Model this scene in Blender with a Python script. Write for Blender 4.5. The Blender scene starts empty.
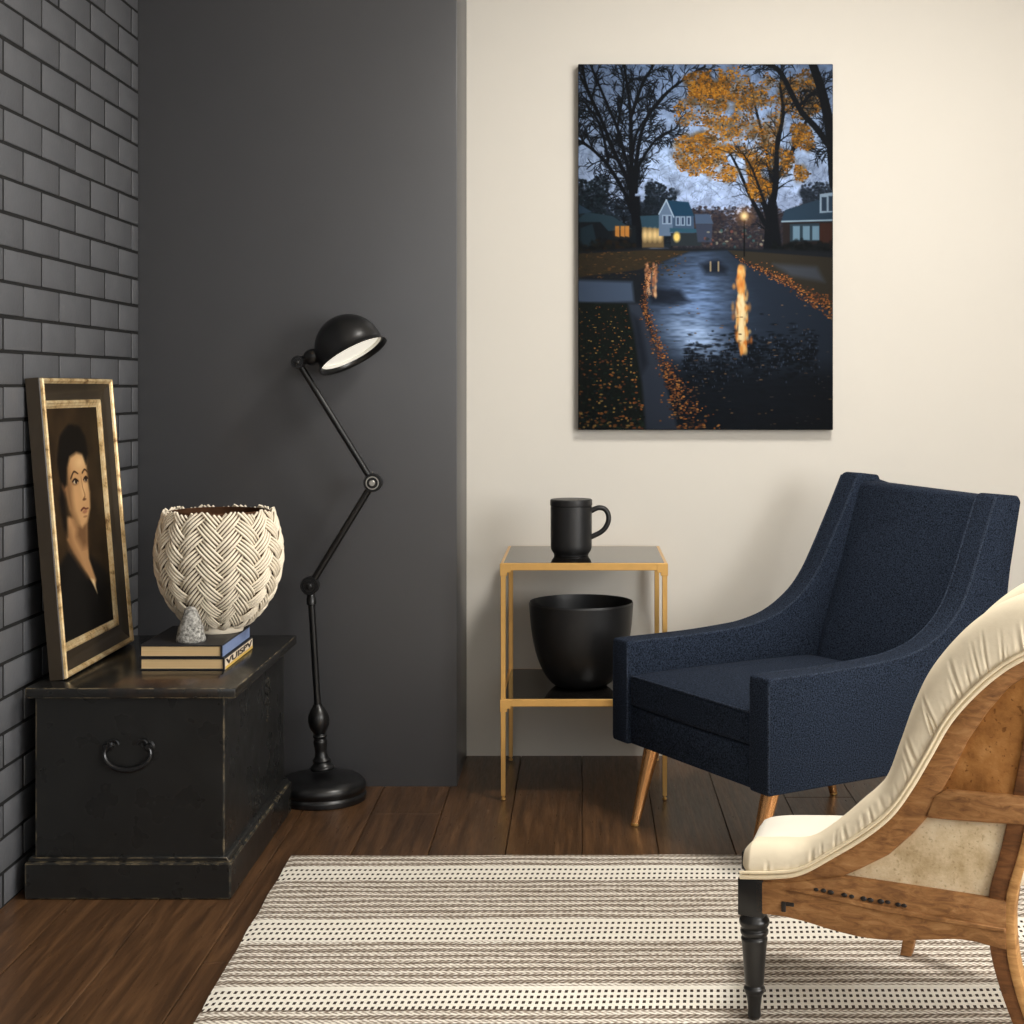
import bpy, bmesh, math, random
import numpy as np
from mathutils import Vector, Matrix, noise as mnoise

random.seed(7)
rng = np.random.default_rng(11)
scn = bpy.context.scene
COL = scn.collection
PI = math.pi


# ------------------------------------------------------------------ materials
def lin(c):
    out = []
    for v in c:
        v = v / 255.0
        out.append(v / 12.92 if v <= 0.04045 else ((v + 0.055) / 1.055) ** 2.4)
    return out


def rgba(c):
    return lin(c) + [1.0]


class NT:
    """small wrapper to write node expressions"""

    def __init__(self, name):
        self.mat = bpy.data.materials.new(name)
        self.mat.use_nodes = True
        self.t = self.mat.node_tree
        self.b = self.t.nodes['Principled BSDF']
        self._oc = None

    def n(self, kind, **kw):
        nd = self.t.nodes.new(kind)
        for k, v in kw.items():
            setattr(nd, k, v)
        return nd

    def put(self, sock, v):
        if isinstance(v, bpy.types.NodeSocket):
            self.t.links.new(v, sock)
        elif isinstance(v, (tuple, list)) and len(v) == 3 and sock.type == 'RGBA':
            sock.default_value = list(v) + [1]
        else:
            sock.default_value = v

    def math(self, op, a, b=None, c=None):
        nd = self.n('ShaderNodeMath', operation=op)
        self.put(nd.inputs[0], a)
        if b is not None:
            self.put(nd.inputs[1], b)
        if c is not None:
            self.put(nd.inputs[2], c)
        return nd.outputs[0]

    def mix(self, f, a, b, mode='MIX'):
        nd = self.n('ShaderNodeMix', data_type='RGBA', blend_type=mode)
        self.put(nd.inputs[0], f)
        self.put(nd.inputs[6], a)
        self.put(nd.inputs[7], b)
        return nd.outputs[2]

    def obj(self):
        if not self._oc:
            self._oc = self.n('ShaderNodeTexCoord').outputs['Object']
        return self._oc

    def xyz(self):
        s = self.n('ShaderNodeSeparateXYZ')
        self.put(s.inputs[0], self.obj())
        return s.outputs

    def scaled(self, sc):
        m = self.n('ShaderNodeMapping')
        self.put(m.inputs['Vector'], self.obj())
        m.inputs['Scale'].default_value = sc
        return m.outputs[0]

    def noise(self, scale, detail=3, vec=None, rough=0.5, dist=0.0):
        nd = self.n('ShaderNodeTexNoise')
        self.put(nd.inputs['Vector'], vec if vec is not None else self.obj())
        nd.inputs['Scale'].default_value = scale
        nd.inputs['Detail'].default_value = detail
        nd.inputs['Roughness'].default_value = rough
        nd.inputs['Distortion'].default_value = dist
        return nd.outputs['Fac']

    def ramp(self, f, stops, interp='LINEAR'):
        nd = self.n('ShaderNodeValToRGB')
        cr = nd.color_ramp
        cr.interpolation = interp
        while len(cr.elements) < len(stops):
            cr.elements.new(0.5)
        for e, (p, c) in zip(cr.elements, stops):
            e.position = p
            e.color = (c, c, c, 1) if isinstance(c, (int, float)) else rgba(c)
        self.put(nd.inputs[0], f)
        return nd.outputs[0]

    def bump(self, h, strength=0.3, dist=0.01):
        nd = self.n('ShaderNodeBump')
        nd.inputs['Strength'].default_value = strength
        nd.inputs['Distance'].default_value = dist
        self.put(nd.inputs['Height'], h)
        self.put(self.b.inputs['Normal'], nd.outputs[0])

    def set(self, color=None, rough=None, metal=None, spec=None):
        if color is not None:
            self.put(self.b.inputs['Base Color'], color)
        if rough is not None:
            self.put(self.b.inputs['Roughness'], rough)
        if metal is not None:
            self.put(self.b.inputs['Metallic'], metal)
        if spec is not None:
            self.put(self.b.inputs['Specular IOR Level'], spec)

    def edge(self, radius):
        """0 on flats, 1 on sharp edges: wear of the paint along the arrises"""
        bv = self.n('ShaderNodeBevel', samples=6)
        bv.inputs['Radius'].default_value = radius
        g = self.n('ShaderNodeNewGeometry')
        d = self.n('ShaderNodeVectorMath', operation='DOT_PRODUCT')
        self.put(d.inputs[0], bv.outputs[0])
        self.put(d.inputs[1], g.outputs['Normal'])
        return self.math('SUBTRACT', 1.0, d.outputs['Value'])


M = {}


def simple(name, color, rough=0.5, metal=0.0, spec=0.5, var=0.08, vscale=30, bump=0.0, bscale=200, bdist=0.002):
    t = NT(name)
    c = lin(color)
    f = t.noise(vscale, 4)
    t.set(t.mix(f, [x * (1 - var) for x in c], [min(1, x * (1 + var)) for x in c]), rough, metal, spec)
    if bump:
        t.bump(t.noise(bscale, 3), bump, bdist)
    M[name] = t.mat
    return t


simple('charcoal_paint', (70, 70, 72), 0.36, var=0.05, vscale=8, bump=0.12, bscale=420, bdist=0.001)
simple('mortar_black', (12, 12, 12), 0.8, var=0.1)
simple('brick_paint', (92, 93, 96), 0.40, var=0.10, vscale=14, bump=0.3, bscale=90, bdist=0.002)
simple('cream_paint', (217, 212, 202), 0.8, spec=0.2, var=0.015, vscale=3, bump=0.05, bscale=500, bdist=0.0006)
simple('ceiling_paint', (243, 240, 232), 0.9, spec=0.1, var=0.01)
simple('steel', (190, 188, 182), 0.3, 0.8, var=0.05)
simple('black_metal', (17, 17, 18), 0.3, 0.0, 0.55, var=0.15, vscale=40)
simple('black_ceramic', (24, 24, 25), 0.42, var=0.15, vscale=25, bump=0.05, bscale=120, bdist=0.001)
simple('black_inner', (14, 14, 14), 0.6, var=0.1)
simple('lamp_white', (240, 238, 230), 0.5, var=0.01)
simple('gold', (232, 184, 110), 0.28, 0.7, var=0.12, vscale=25)
simple('rose_gold', (226, 166, 108), 0.2, 0.8, var=0.12, vscale=12)
simple('cover_black', (26, 26, 30), 0.45, var=0.1)
simple('spine_blue', (128, 146, 186), 0.5, var=0.12, vscale=60)
simple('spine_cream', (236, 220, 196), 0.6, var=0.08, vscale=80)
simple('spine_yellow', (222, 184, 92), 0.55, var=0.1)
simple('spine_ink', (40, 24, 18), 0.6, var=0.1)
simple('clay', (240, 228, 206), 0.75, spec=0.25, var=0.14, vscale=45, bump=0.25, bscale=160, bdist=0.0015)
simple('clay_brown', (82, 55, 36), 0.85, spec=0.2, var=0.25, vscale=40)
simple('pad_cotton', (240, 226, 198), 0.85, spec=0.15, var=0.035, vscale=9, bump=0.25, bscale=38, bdist=0.004)
simple('pad_piping', (234, 217, 184), 0.85, spec=0.15, var=0.12, vscale=60)
simple('pad_white', (246, 240, 226), 0.85, spec=0.15, var=0.02, vscale=9, bump=0.12, bscale=30, bdist=0.003)
simple('ebony', (26, 25, 24), 0.3, var=0.3, vscale=50)
simple('nail_black', (28, 20, 14), 0.5, var=0.2)
simple('frame_dark', (52, 43, 31), 0.4, var=0.3, vscale=18)
simple('frame_back', (30, 24, 18), 0.7, var=0.2)
simple('bulb_glass', (250, 244, 228), 0.4, var=0.0)
simple('rubber', (24, 24, 24), 0.7, var=0.1)

# lamp diffuser gives off a little light
t = NT('lamp_glow')
t.set(rgba((244, 242, 234)), 0.5)
t.put(t.b.inputs['Emission Color'], rgba((255, 248, 232)))
t.put(t.b.inputs['Emission Strength'], 0.55)
M['lamp_glow'] = t.mat

# stone cone
t = NT('stone')
f = t.noise(140, 4, rough=0.7)
t.set(t.ramp(f, [(0.35, (70, 68, 64)), (0.5, (142, 140, 134)), (0.68, (205, 203, 196))]), 0.8)
t.bump(f, 0.5, 0.004)
M['stone'] = t.mat

# old black painted wood: rubbed through to pale wood along the arrises
t = NT('worn_black')
e = t.edge(0.0045)
nz = t.noise(26, 5, rough=0.7)
wear = t.math('MULTIPLY', t.ramp(e, [(0.015, 0.0), (0.07, 1.0)]), t.ramp(nz, [(0.46, 0.0), (0.60, 1.0)]))
base = t.mix(t.noise(9, 4), lin((26, 26, 25)), lin((36, 36, 35)))
t.set(t.mix(wear, base, lin((150, 134, 104))), t.ramp(t.noise(12, 3), [(0.3, 0.24), (0.7, 0.36)]), spec=0.45)
t.bump(t.noise(14, 4, t.scaled((6, 1, 6))), 0.06, 0.003)
M['worn_black'] = t.mat

# lid: same, with the books' brownish reflection painted in near the front edge
t = NT('worn_black_lid')
e = t.edge(0.0045)
nz = t.noise(26, 5, rough=0.7)
wear = t.math('MULTIPLY', t.ramp(e, [(0.015, 0.0), (0.07, 1.0)]), t.ramp(nz, [(0.44, 0.0), (0.58, 1.0)]))
base = t.mix(t.noise(9, 4), lin((27, 27, 26)), lin((38, 37, 35)))
x, y, z = t.xyz()
px = t.math('MULTIPLY', t.math('GREATER_THAN', x, -0.04), t.math('LESS_THAN', x, 0.205))
py = t.math('SUBTRACT', 1.0, t.math('SMOOTH_MIN', t.math('MULTIPLY', t.math('ABSOLUTE', t.math('ADD', y, 0.285)), 11.0), 1.0, 0.2))
patch = t.math('MULTIPLY', t.math('MULTIPLY', px, py), t.ramp(t.noise(40, 5, t.scaled((1, 4, 1))), [(0.35, 0.0), (0.6, 0.75)]))
base = t.mix(patch, base, lin((92, 62, 38)))
t.set(t.mix(wear, base, lin((160, 142, 110))), 0.22, spec=0.5)
M['worn_black_lid'] = t.mat

# floor boards
t = NT('floor_wood')
x, y, z = t.xyz()
cell = t.math('FLOOR', t.math('DIVIDE', x, 0.19))
wn = t.n('ShaderNodeTexWhiteNoise', noise_dimensions='1D')
t.put(wn.inputs['W'], cell)
shift = t.math('MULTIPLY', wn.outputs['Value'], 17.0)
cmb = t.n('ShaderNodeCombineXYZ')
t.put(cmb.inputs[0], t.math('MULTIPLY', x, 22.0))
t.put(cmb.inputs[1], t.math('ADD', t.math('MULTIPLY', y, 1.3), shift))
grain = t.noise(2.2, 7, cmb.outputs[0], rough=0.62, dist=0.6)
fine = t.noise(9, 4, cmb.outputs[0], rough=0.7)
c1 = t.ramp(grain, [(0.28, (58, 40, 25)), (0.5, (86, 60, 38)), (0.72, (112, 80, 52))])
tone = t.math('MULTIPLY_ADD', wn.outputs['Value'], 0.35, 0.78)
vm = t.n('ShaderNodeVectorMath', operation='SCALE')
t.put(vm.inputs[0], c1)
t.put(vm.inputs[3], tone)
t.set(vm.outputs[0], t.ramp(fine, [(0.3, 0.26), (0.7, 0.42)]), spec=0.5)
t.bump(fine, 0.1, 0.002)
M['floor_wood'] = t.mat

# navy tweed
def tweed(name, a, b):
    t = NT(name)
    f1 = t.noise(300, 2, rough=0.6)
    f2 = t.noise(900, 1)
    w = t.math('MULTIPLY', t.math('SINE', t.math('MULTIPLY', t.xyz()[0], 1600)), t.math('SINE', t.math('MULTIPLY', t.xyz()[2], 1600)))
    f = t.math('ADD', t.math('MULTIPLY', f1, 0.7), t.math('MULTIPLY', f2, 0.3))
    t.set(t.ramp(f, [(0.36, a), (0.64, b)]), 0.95, spec=0.1)
    t.bump(t.math('ADD', f1, t.math('MULTIPLY', w, 0.3)), 0.45, 0.002)
    M[name] = t.mat


tweed('navy_tweed', (6, 8, 11), (52, 62, 80))
tweed('navy_piping', (14, 17, 22), (64, 74, 92))

# brown chair wood
def oldwood(name, a, b, c, sc=(3, 3, 14), rough=0.6):
    t = NT(name)
    g = t.noise(5, 6, t.scaled(sc), rough=0.65, dist=0.8)
    st = t.noise(9, 4, rough=0.6)
    col = t.ramp(g, [(0.28, a), (0.5, b), (0.75, c)])
    col = t.mix(t.ramp(st, [(0.55, 0.0), (0.72, 0.55)]), col, lin(a))
    t.set(col, rough, spec=0.3)
    t.bump(t.noise(60, 4, t.scaled(sc)), 0.25, 0.002)
    M[name] = t.mat


oldwood('chair_wood', (98, 63, 33), (148, 103, 60), (180, 134, 86), (5, 5, 16))
oldwood('chair_wood_shaded', (78, 48, 24), (118, 76, 42), (150, 102, 60))  # near back post's inner face, shade put into the wood colour
oldwood('chair_wood_lit', (140, 96, 52), (190, 140, 84), (212, 166, 108))  # same post's outer face, light put into the wood colour
# hessian back panel
t = NT('hessian')
f = t.noise(16, 6, rough=0.65)
col = t.ramp(f, [(0.3, (120, 78, 38)), (0.52, (166, 114, 62)), (0.75, (194, 144, 88))])
sp = t.noise(110, 3)
t.set(t.mix(t.ramp(sp, [(0.62, 0.0), (0.7, 0.7)]), col, lin((96, 58, 26))), 0.85, spec=0.15)
t.bump(t.noise(150, 3), 0.4, 0.002)
M['hessian'] = t.mat
t = NT('aged_linen')
f = t.noise(13, 6, rough=0.7)
col = t.ramp(f, [(0.3, (176, 150, 110)), (0.5, (214, 192, 156)), (0.72, (232, 216, 186))])
sp = t.noise(160, 2)
t.set(t.mix(t.ramp(sp, [(0.6, 0.0), (0.72, 0.5)]), col, lin((150, 124, 86))), 0.9, spec=0.1)
t.bump(t.noise(190, 3), 0.35, 0.002)
M['aged_linen'] = t.mat

# page block of a book
t = NT('pages')
x, y, z = t.xyz()
ln = t.noise(1.0, 2, t.scaled((3, 3, 900)))
t.set(t.mix(ln, lin((196, 160, 110)), lin((232, 204, 158))), 0.8, spec=0.15)
M['pages'] = t.mat

# smoked glass of the table
t = NT('smoked_glass')
t.set(t.mix(t.noise(3, 2), lin((20, 18, 17)), lin((26, 24, 22))), 0.06, spec=0.6)
M['smoked_glass'] = t.mat

# gilt with rubbed brown
t = NT('gilt')
f = t.noise(22, 5, rough=0.7)
col = t.ramp(f, [(0.34, (124, 90, 54)), (0.44, (214, 180, 126)), (0.66, (250, 230, 186))])
t.set(col, 0.34, 0.4)
M['gilt'] = t.mat

# vertex painted pictures
for nm in ('printed_canvas', 'oil_paint'):
    t = NT(nm)
    a = t.n('ShaderNodeAttribute', attribute_name='paint')
    t.set(a.outputs['Color'], 0.6 if nm == 'printed_canvas' else 0.5, spec=0.06)
    M[nm] = t.mat
simple('canvas_edge', (40, 42, 46), 0.7, var=0.2)

# rug: heathered brown bands between cream bands with rows of dark stitches
t = NT('rug_weave')
x, y, z = t.xyz()
v = t.math('MULTIPLY', y, -1.0)
wob = t.noise(7, 2)
vw = t.math('ADD', v, t.math('MULTIPLY', t.math('SUBTRACT', wob, 0.5), 0.006))
bands = [0.0, .092, .190, .446, .572, .812, .916, 1.172, 1.282]
stops = []
for i, b in enumerate(bands):
    stops.append((b / 1.6, float(i % 2)))
isdot = t.ramp(t.math('DIVIDE', vw, 1.6), stops, 'CONSTANT')
# stitches
du = t.math('FRACT', t.math('DIVIDE', t.math('ADD', x, t.math('MULTIPLY', v, 0.10)), 0.0125))
rows = [(.108 + .031 * k) for k in range(3)] + [(.464 + .0305 * k) for k in range(4)] + [(.829 + .0242 * k) for k in range(4)] + [(1.19 + .03 * k) for k in range(4)]
stops = [(0.0, 0.0)]
for r in rows:
    stops += [(r / 1.6, 1.0), ((r + .0125) / 1.6, 0.0)]
def long_ramp(fac, sts):
    # ColorRamp holds 32 stops: chain two by maximum
    h = 15
    a = t.ramp(fac, sts[:h + 2], 'CONSTANT')
    b = t.ramp(fac, [(0.0, 0.0)] + sts[h + 2:], 'CONSTANT')
    return t.math('MAXIMUM', a, b)
inrow = long_ramp(t.math('DIVIDE', vw, 1.6), stops)
st = t.math('MULTIPLY', inrow, t.math('GREATER_THAN', du, 0.52))
cream = t.mix(t.noise(160, 3), lin((230, 222, 206)), lin((250, 245, 234)))
dotc = t.mix(st, cream, lin((66, 54, 46)))
rib = t.math('SINE', t.math('ADD', t.math('MULTIPLY', v, 2 * PI / .0325), t.math('MULTIPLY', t.noise(5, 3, t.scaled((1, 3, 1))), 5.0)))
rib2 = t.math('SINE', t.math('MULTIPLY', v, 2 * PI / .0125))
tw = t.math('SINE', t.math('ADD', t.math('MULTIPLY', x, 2 * PI / .0135), t.math('MULTIPLY', t.math('PINGPONG', v, .0163), 2 * PI / .012)))
spk = t.noise(230, 2, t.scaled((0.6, 1.4, 1)))
mixv = t.math('ADD', t.math('ADD', t.math('MULTIPLY', rib, .20), t.math('MULTIPLY', rib2, .12)),
              t.math('ADD', t.math('MULTIPLY', tw, .16), t.math('MULTIPLY', t.math('SUBTRACT', spk, .5), .9)))
mixv = t.math('ADD', mixv, 0.47)
brn = t.ramp(mixv, [(0.12, (92, 80, 69)), (0.44, (164, 150, 134)), (0.76, (244, 237, 225))])
t.set(t.mix(isdot, brn, dotc), 0.95, spec=0.1)
h = t.math('ADD', t.math('MULTIPLY', mixv, 0.6), t.math('MULTIPLY', st, -0.6))
t.bump(h, 0.6, 0.004)
M['rug_weave'] = t.mat


# ------------------------------------------------------------------ mesh tools
class MB:
    def __init__(self):
        self.v, self.f = [], []

    def add(self, vs, fs):
        o = len(self.v)
        self.v += [tuple(p) for p in vs]
        self.f += [tuple(i + o for i in f) for f in fs]
        return self

    def bm(self, bm_):
        bm_.verts.index_update()
        self.add([v.co[:] for v in bm_.verts], [[v.index for v in f.verts] for f in bm_.faces])
        bm_.free()
        return self

    def box(self, x0, x1, y0, y1, z0, z1, bev=0.0, seg=2, warp=None):
        b = bmesh.new()
        bmesh.ops.create_cube(b, size=1)
        for w in b.verts:
            w.co = Vector((x0 if w.co.x < 0 else x1, y0 if w.co.y < 0 else y1, z0 if w.co.z < 0 else z1))
        if bev:
            bmesh.ops.bevel(b, geom=b.edges[:], offset=bev, segments=seg, profile=0.5, affect='EDGES')
        if warp:
            for w in b.verts:
                w.co = Vector(warp(w.co))
        return self.bm(b)

    def prism(self, poly, w0, w1, axis='x', bev=0.0, seg=2, warp=None):
        """poly in the plane across axis: x -> (y,z); y -> (x,z); z -> (x,y)"""
        def P(a, b, w):
            return {'x': (w, a, b), 'y': (a, w, b), 'z': (a, b, w)}[axis]
        b = bmesh.new()
        lo = [b.verts.new(P(a, c, w0)) for a, c in poly]
        hi = [b.verts.new(P(a, c, w1)) for a, c in poly]
        n = len(poly)
        b.faces.new(lo)
        b.faces.new(hi[::-1])
        for i in range(n):
            b.faces.new((lo[i], hi[i], hi[(i + 1) % n], lo[(i + 1) % n]))
        bmesh.ops.recalc_face_normals(b, faces=b.faces[:])
        if bev:
            bmesh.ops.bevel(b, geom=b.edges[:], offset=bev, segments=seg, profile=0.5, affect='EDGES', clamp_overlap=True)
        if warp:
            for w in b.verts:
                w.co = Vector(warp(w.co))
        return self.bm(b)

    def lathe(self, prof, seg=40, mat=None, close=True):
        """prof: list of (r, z)"""
        vs, fs = [], []
        n = len(prof)
        for r, z in prof:
            for k in range(seg):
                a = 2 * PI * k / seg
                vs.append((r * math.cos(a), r * math.sin(a), z))
        for i in range(n - 1):
            for k in range(seg):
                k2 = (k + 1) % seg
                fs.append((i * seg + k, i * seg + k2, (i + 1) * seg + k2, (i + 1) * seg + k))
        if close:
            if prof[0][0] > 1e-4:
                fs.append(tuple(range(seg))[::-1])
            if prof[-1][0] > 1e-4:
                fs.append(tuple((n - 1) * seg + k for k in range(seg)))
        if mat is not None:
            vs = [mat @ Vector(p) for p in vs]
        return self.add(vs, fs)

    def tube(self, pts, rad, seg=12, closed=False, sx=1.0, cap=True):
        pts = [Vector(p) for p in pts]
        n = len(pts)
        if not isinstance(rad, (list, tuple)):
            rad = [rad] * n
        tang = []
        for i in range(n):
            a = pts[(i - 1) % n] if (closed or i > 0) else pts[0]
            b = pts[(i + 1) % n] if (closed or i < n - 1) else pts[-1]
            tang.append((b - a).normalized())
        ref = Vector((0, 0, 1)) if abs(tang[0].z) < 0.9 else Vector((1, 0, 0))
        nrm = (ref - tang[0] * ref.dot(tang[0])).normalized()
        vs, fs = [], []
        for i in range(n):
            nrm = (nrm - tang[i] * nrm.dot(tang[i])).normalized()
            bi = tang[i].cross(nrm)
            for k in range(seg):
                a = 2 * PI * k / seg
                vs.append(pts[i] + (nrm * math.cos(a) + bi * math.sin(a) * sx) * rad[i])
        for i in range(n if closed else n - 1):
            j = (i + 1) % n
            for k in range(seg):
                k2 = (k + 1) % seg
                fs.append((i * seg + k, i * seg + k2, j * seg + k2, j * seg + k))
        if not closed and cap:
            fs.append(tuple(range(seg))[::-1])
            fs.append(tuple((n - 1) * seg + k for k in range(seg)))
        return self.add(vs, fs)

    def ball(self, c, r, sc=(1, 1, 1), u=14, v=9):
        prof = []
        for i in range(v + 1):
            a = -PI / 2 + PI * i / v
            prof.append((max(1e-5, math.cos(a)) * r, math.sin(a) * r))
        m = Matrix.Translation(c) @ Matrix.Diagonal((*sc, 1))
        return self.lathe(prof, u, m)

    def build(self, name, mat, parent=None, smooth=35, origin=None):
        me = bpy.data.meshes.new(name)
        vs = self.v
        if origin is not None:
            vs = [(p[0] - origin[0], p[1] - origin[1], p[2] - origin[2]) for p in vs]
        me.from_pydata(vs, [], self.f)
        b = bmesh.new()
        b.from_mesh(me)
        bmesh.ops.recalc_face_normals(b, faces=b.faces[:])
        b.to_mesh(me)
        b.free()
        me.materials.append(M[mat])
        if smooth:
            for p in me.polygons:
                p.use_smooth = True
            me.set_sharp_from_angle(angle=math.radians(smooth))
        o = bpy.data.objects.new(name, me)
        COL.objects.link(o)
        if origin is not None:
            o.location = origin
        if parent is not None:
            o.parent = parent
        return o


def thing(name, label, cat, loc=(0, 0, 0), rz=0.0, group=None):
    o = bpy.data.objects.new(name, None)
    o.empty_display_size = 0.1
    COL.objects.link(o)
    o.location = loc
    o.rotation_euler = (0, 0, rz)
    return tag(o, label, cat, group)


def tag(o, label, cat, group=None):
    o['label'] = label
    o['category'] = cat
    if group:
        o['group'] = group
    return o


def struct(o):
    o['kind'] = 'structure'
    return o


def catmull(pts, n, dim=None):
    pts = [np.array(p, float) for p in pts]
    P = [2 * pts[0] - pts[1]] + pts + [2 * pts[-1] - pts[-2]]
    out = []
    m = len(pts) - 1
    for q in range(n):
        s = q / (n - 1) * m
        i = min(int(s), m - 1)
        t = s - i
        a, b, c, d = P[i], P[i + 1], P[i + 2], P[i + 3]
        out.append(0.5 * ((2 * b) + (c - a) * t + (2 * a - 5 * b + 4 * c - d) * t * t + (3 * b - a - 3 * c + d) * t ** 3))
    return [tuple(o) for o in out]


# ------------------------------------------------------------------ the room
XL, XR, YF, YB, YD, ZC = -1.28, 3.1, -1.7, 4.69, 4.33, 2.75
XS = -0.361           # right end of the dark wall

# floor: every board a bevelled plank in one mesh
mb = MB()
k0, k1 = int(math.floor(XL / .19)) - 1, int(math.ceil(XR / .19)) + 1
for k in range(k0, k1):
    x0, x1 = max(k * .19, XL - .05), min((k + 1) * .19, XR + .05)
    if x1 - x0 < .01:
        continue
    ends = sorted([{-3: 4.05, 3: 4.215, 4: 3.2, 2: 2.9, 1: 3.1, -6: 2.2, -5: 2.6, -4: 3.0}.get(k, 1.2 + 2.2 * random.random())])
    ys = [YF - .05] + [ends[0] - 2.4] * (ends[0] - 2.4 > YF) + ends + [YB + .05]
    for a, b in zip(ys[:-1], ys[1:]):
        mb.box(x0 + .0009, x1 - .0009, a + .0009, b - .0009, -.03, 0.0, .0016, 1)
mb.box(XL - .1, XR + .1, YF - .1, YB + .1, -.08, -.0295)
struct(mb.build('floor', 'floor_wood', smooth=20))

# brick wall on the left
mb = MB()
nr = int(ZC / .077) + 1
for r in range(nr):
    z0, z1 = r * .077 + .0038, (r + 1) * .077 - .0038
    if z0 > ZC - .02:
        continue
    z1 = min(z1, ZC)
    yy = 3.322 + (.118 if r % 2 else 0) - .236 * 24
    while yy < YD:
        a, b = max(yy + .0055, YF), min(yy + .236 - .0055, YD - .002)
        yy += .236
        if b - a < .01:
            continue
        d = random.uniform(-.0012, .0006)
        mb.box(XL - .016, XL + d, a + random.uniform(-.0012, .0012), b + random.uniform(-.0012, .0012),
               z0 + random.uniform(-.0008, .0008), z1 + random.uniform(-.0008, .0008), .0026, 2)
wl = struct(mb.build('wall_left', 'brick_paint'))
nb0 = len(wl.data.polygons)
bmm = MB().box(XL - .08, XL - .0026, YF, YB, -.03, ZC)
bt = bmesh.new()
bt.from_mesh(wl.data)
bv = [bt.verts.new(q) for q in bmm.v]
for f_ in bmm.f:
    bt.faces.new([bv[i] for i in f_]).material_index = 1
bt.to_mesh(wl.data)
bt.free()
wl.data.materials.append(M['mortar_black'])

mb = MB()
mb.box(XL - .05, XS, YD, YB + .02, -.03, ZC, .003, 2)
struct(mb.build('wall_back_left', 'charcoal_paint'))
mb = MB()
mb.box(XS - .1, XR + .1, YB, YB + .1, -.03, ZC)
struct(mb.build('wall_back', 'cream_paint'))
mb = MB()
mb.box(XL - .1, XR + .1, YF - .1, YB + .1, ZC, ZC + .08)
struct(mb.build('ceiling', 'ceiling_paint'))


def wall_with_hole(name, axis, w0, w1, a0, a1, hole):
    h0, h1, z0, z1 = hole
    m = MB()
    def bx(p, q, zz0, zz1):
        if axis == 'x':
            m.box(w0, w1, p, q, zz0, zz1)
        else:
            m.box(p, q, w0, w1, zz0, zz1)
    bx(a0, h0, -.03, ZC)
    bx(h1, a1, -.03, ZC)
    bx(h0, h1, -.03, z0)
    bx(h0, h1, z1, ZC)
    return struct(m.build(name, 'cream_paint'))


WR = (-1.4, 1.5, .6, 2.5)      # window in the right wall  (y0 y1 z0 z1)
WF = (-.5, 2.2, .8, 2.5)       # added window behind the camera, for fill light  (x0 x1 z0 z1)
wall_with_hole('wall_right', 'x', XR, XR + .1, YF, YB, WR)
wall_with_hole('wall_front', 'y', YF - .1, YF, XL - .1, XR + .1, WF)
simple('window_paint', (238, 236, 230), 0.4, var=0.01)
for nm, ax, (a, b, z0, z1) in (('window_1', 'x', WR), ('fill_window', 'y', WF)):
    m = MB()
    n = 4
    def bx(p, q, zz0, zz1):
        if ax == 'x':
            m.box(XR + .02, XR + .06, p, q, zz0, zz1, .004, 1)
        else:
            m.box(p, q, YF - .06, YF - .02, zz0, zz1, .004, 1)
    for i in range(n):
        c = a + (b - a) * i / (n - 1)
        c = min(max(c, a + .025), b - .025)
        bx(c - .025, c + .025, z0, z1)
    for zc in (z0 + .025, (z0 + z1) / 2, z1 - .025):
        bx(a, b, zc - .022, zc + .022)
    struct(m.build(nm, 'window_paint'))

# ------------------------------------------------------------------ rug
mb = MB()
nx, ny = 90, 70
RW, RL = 1.95, 1.56
vs, fs = [], []
for layer, z in ((0, .0), (1, .007)):
    for j in range(ny + 1):
        for i in range(nx + 1):
            u, v_ = RW * i / nx, -RL * j / ny
            e = 0.0
            zz = z
            if layer:
                zz += .0012 * mnoise.noise((u * 6, v_ * 6, 0))
                if i in (0, nx) or j in (0, ny):
                    zz -= .003
            du_ = .003 * mnoise.noise((v_ * 9, 3, 0)) if i in (0, nx) else 0
            dv_ = .003 * mnoise.noise((u * 9, 7, 0)) if j in (0, ny) else 0
            vs.append((u + du_ - .004 * v_, v_ + dv_, zz))
N1 = (nx + 1) * (ny + 1)
for j in range(ny):
    for i in range(nx):
        a = j * (nx + 1) + i
        fs.append((a, a + 1, a + nx + 2, a + nx + 1))
        fs.append((N1 + a, N1 + a + nx + 1, N1 + a + nx + 2, N1 + a + 1))
def ring_idx():
    r = [i for i in range(nx + 1)]
    r += [j * (nx + 1) + nx for j in range(1, ny + 1)]
    r += [ny * (nx + 1) + i for i in range(nx - 1, -1, -1)]
    r += [j * (nx + 1) for j in range(ny - 1, 0, -1)]
    return r
ri = ring_idx()
for a, b in zip(ri, ri[1:] + ri[:1]):
    fs.append((a, b, N1 + b, N1 + a))
rug = MB().add(vs, fs).build('rug', 'rug_weave', smooth=60)
rug.location = (-.7125, 3.672, .0006)
rug.rotation_euler = (0, 0, math.radians(.5))
tag(rug, 'flat woven rug in brown heathered bands and cream bands dotted with dark stitches', 'rug')

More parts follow.
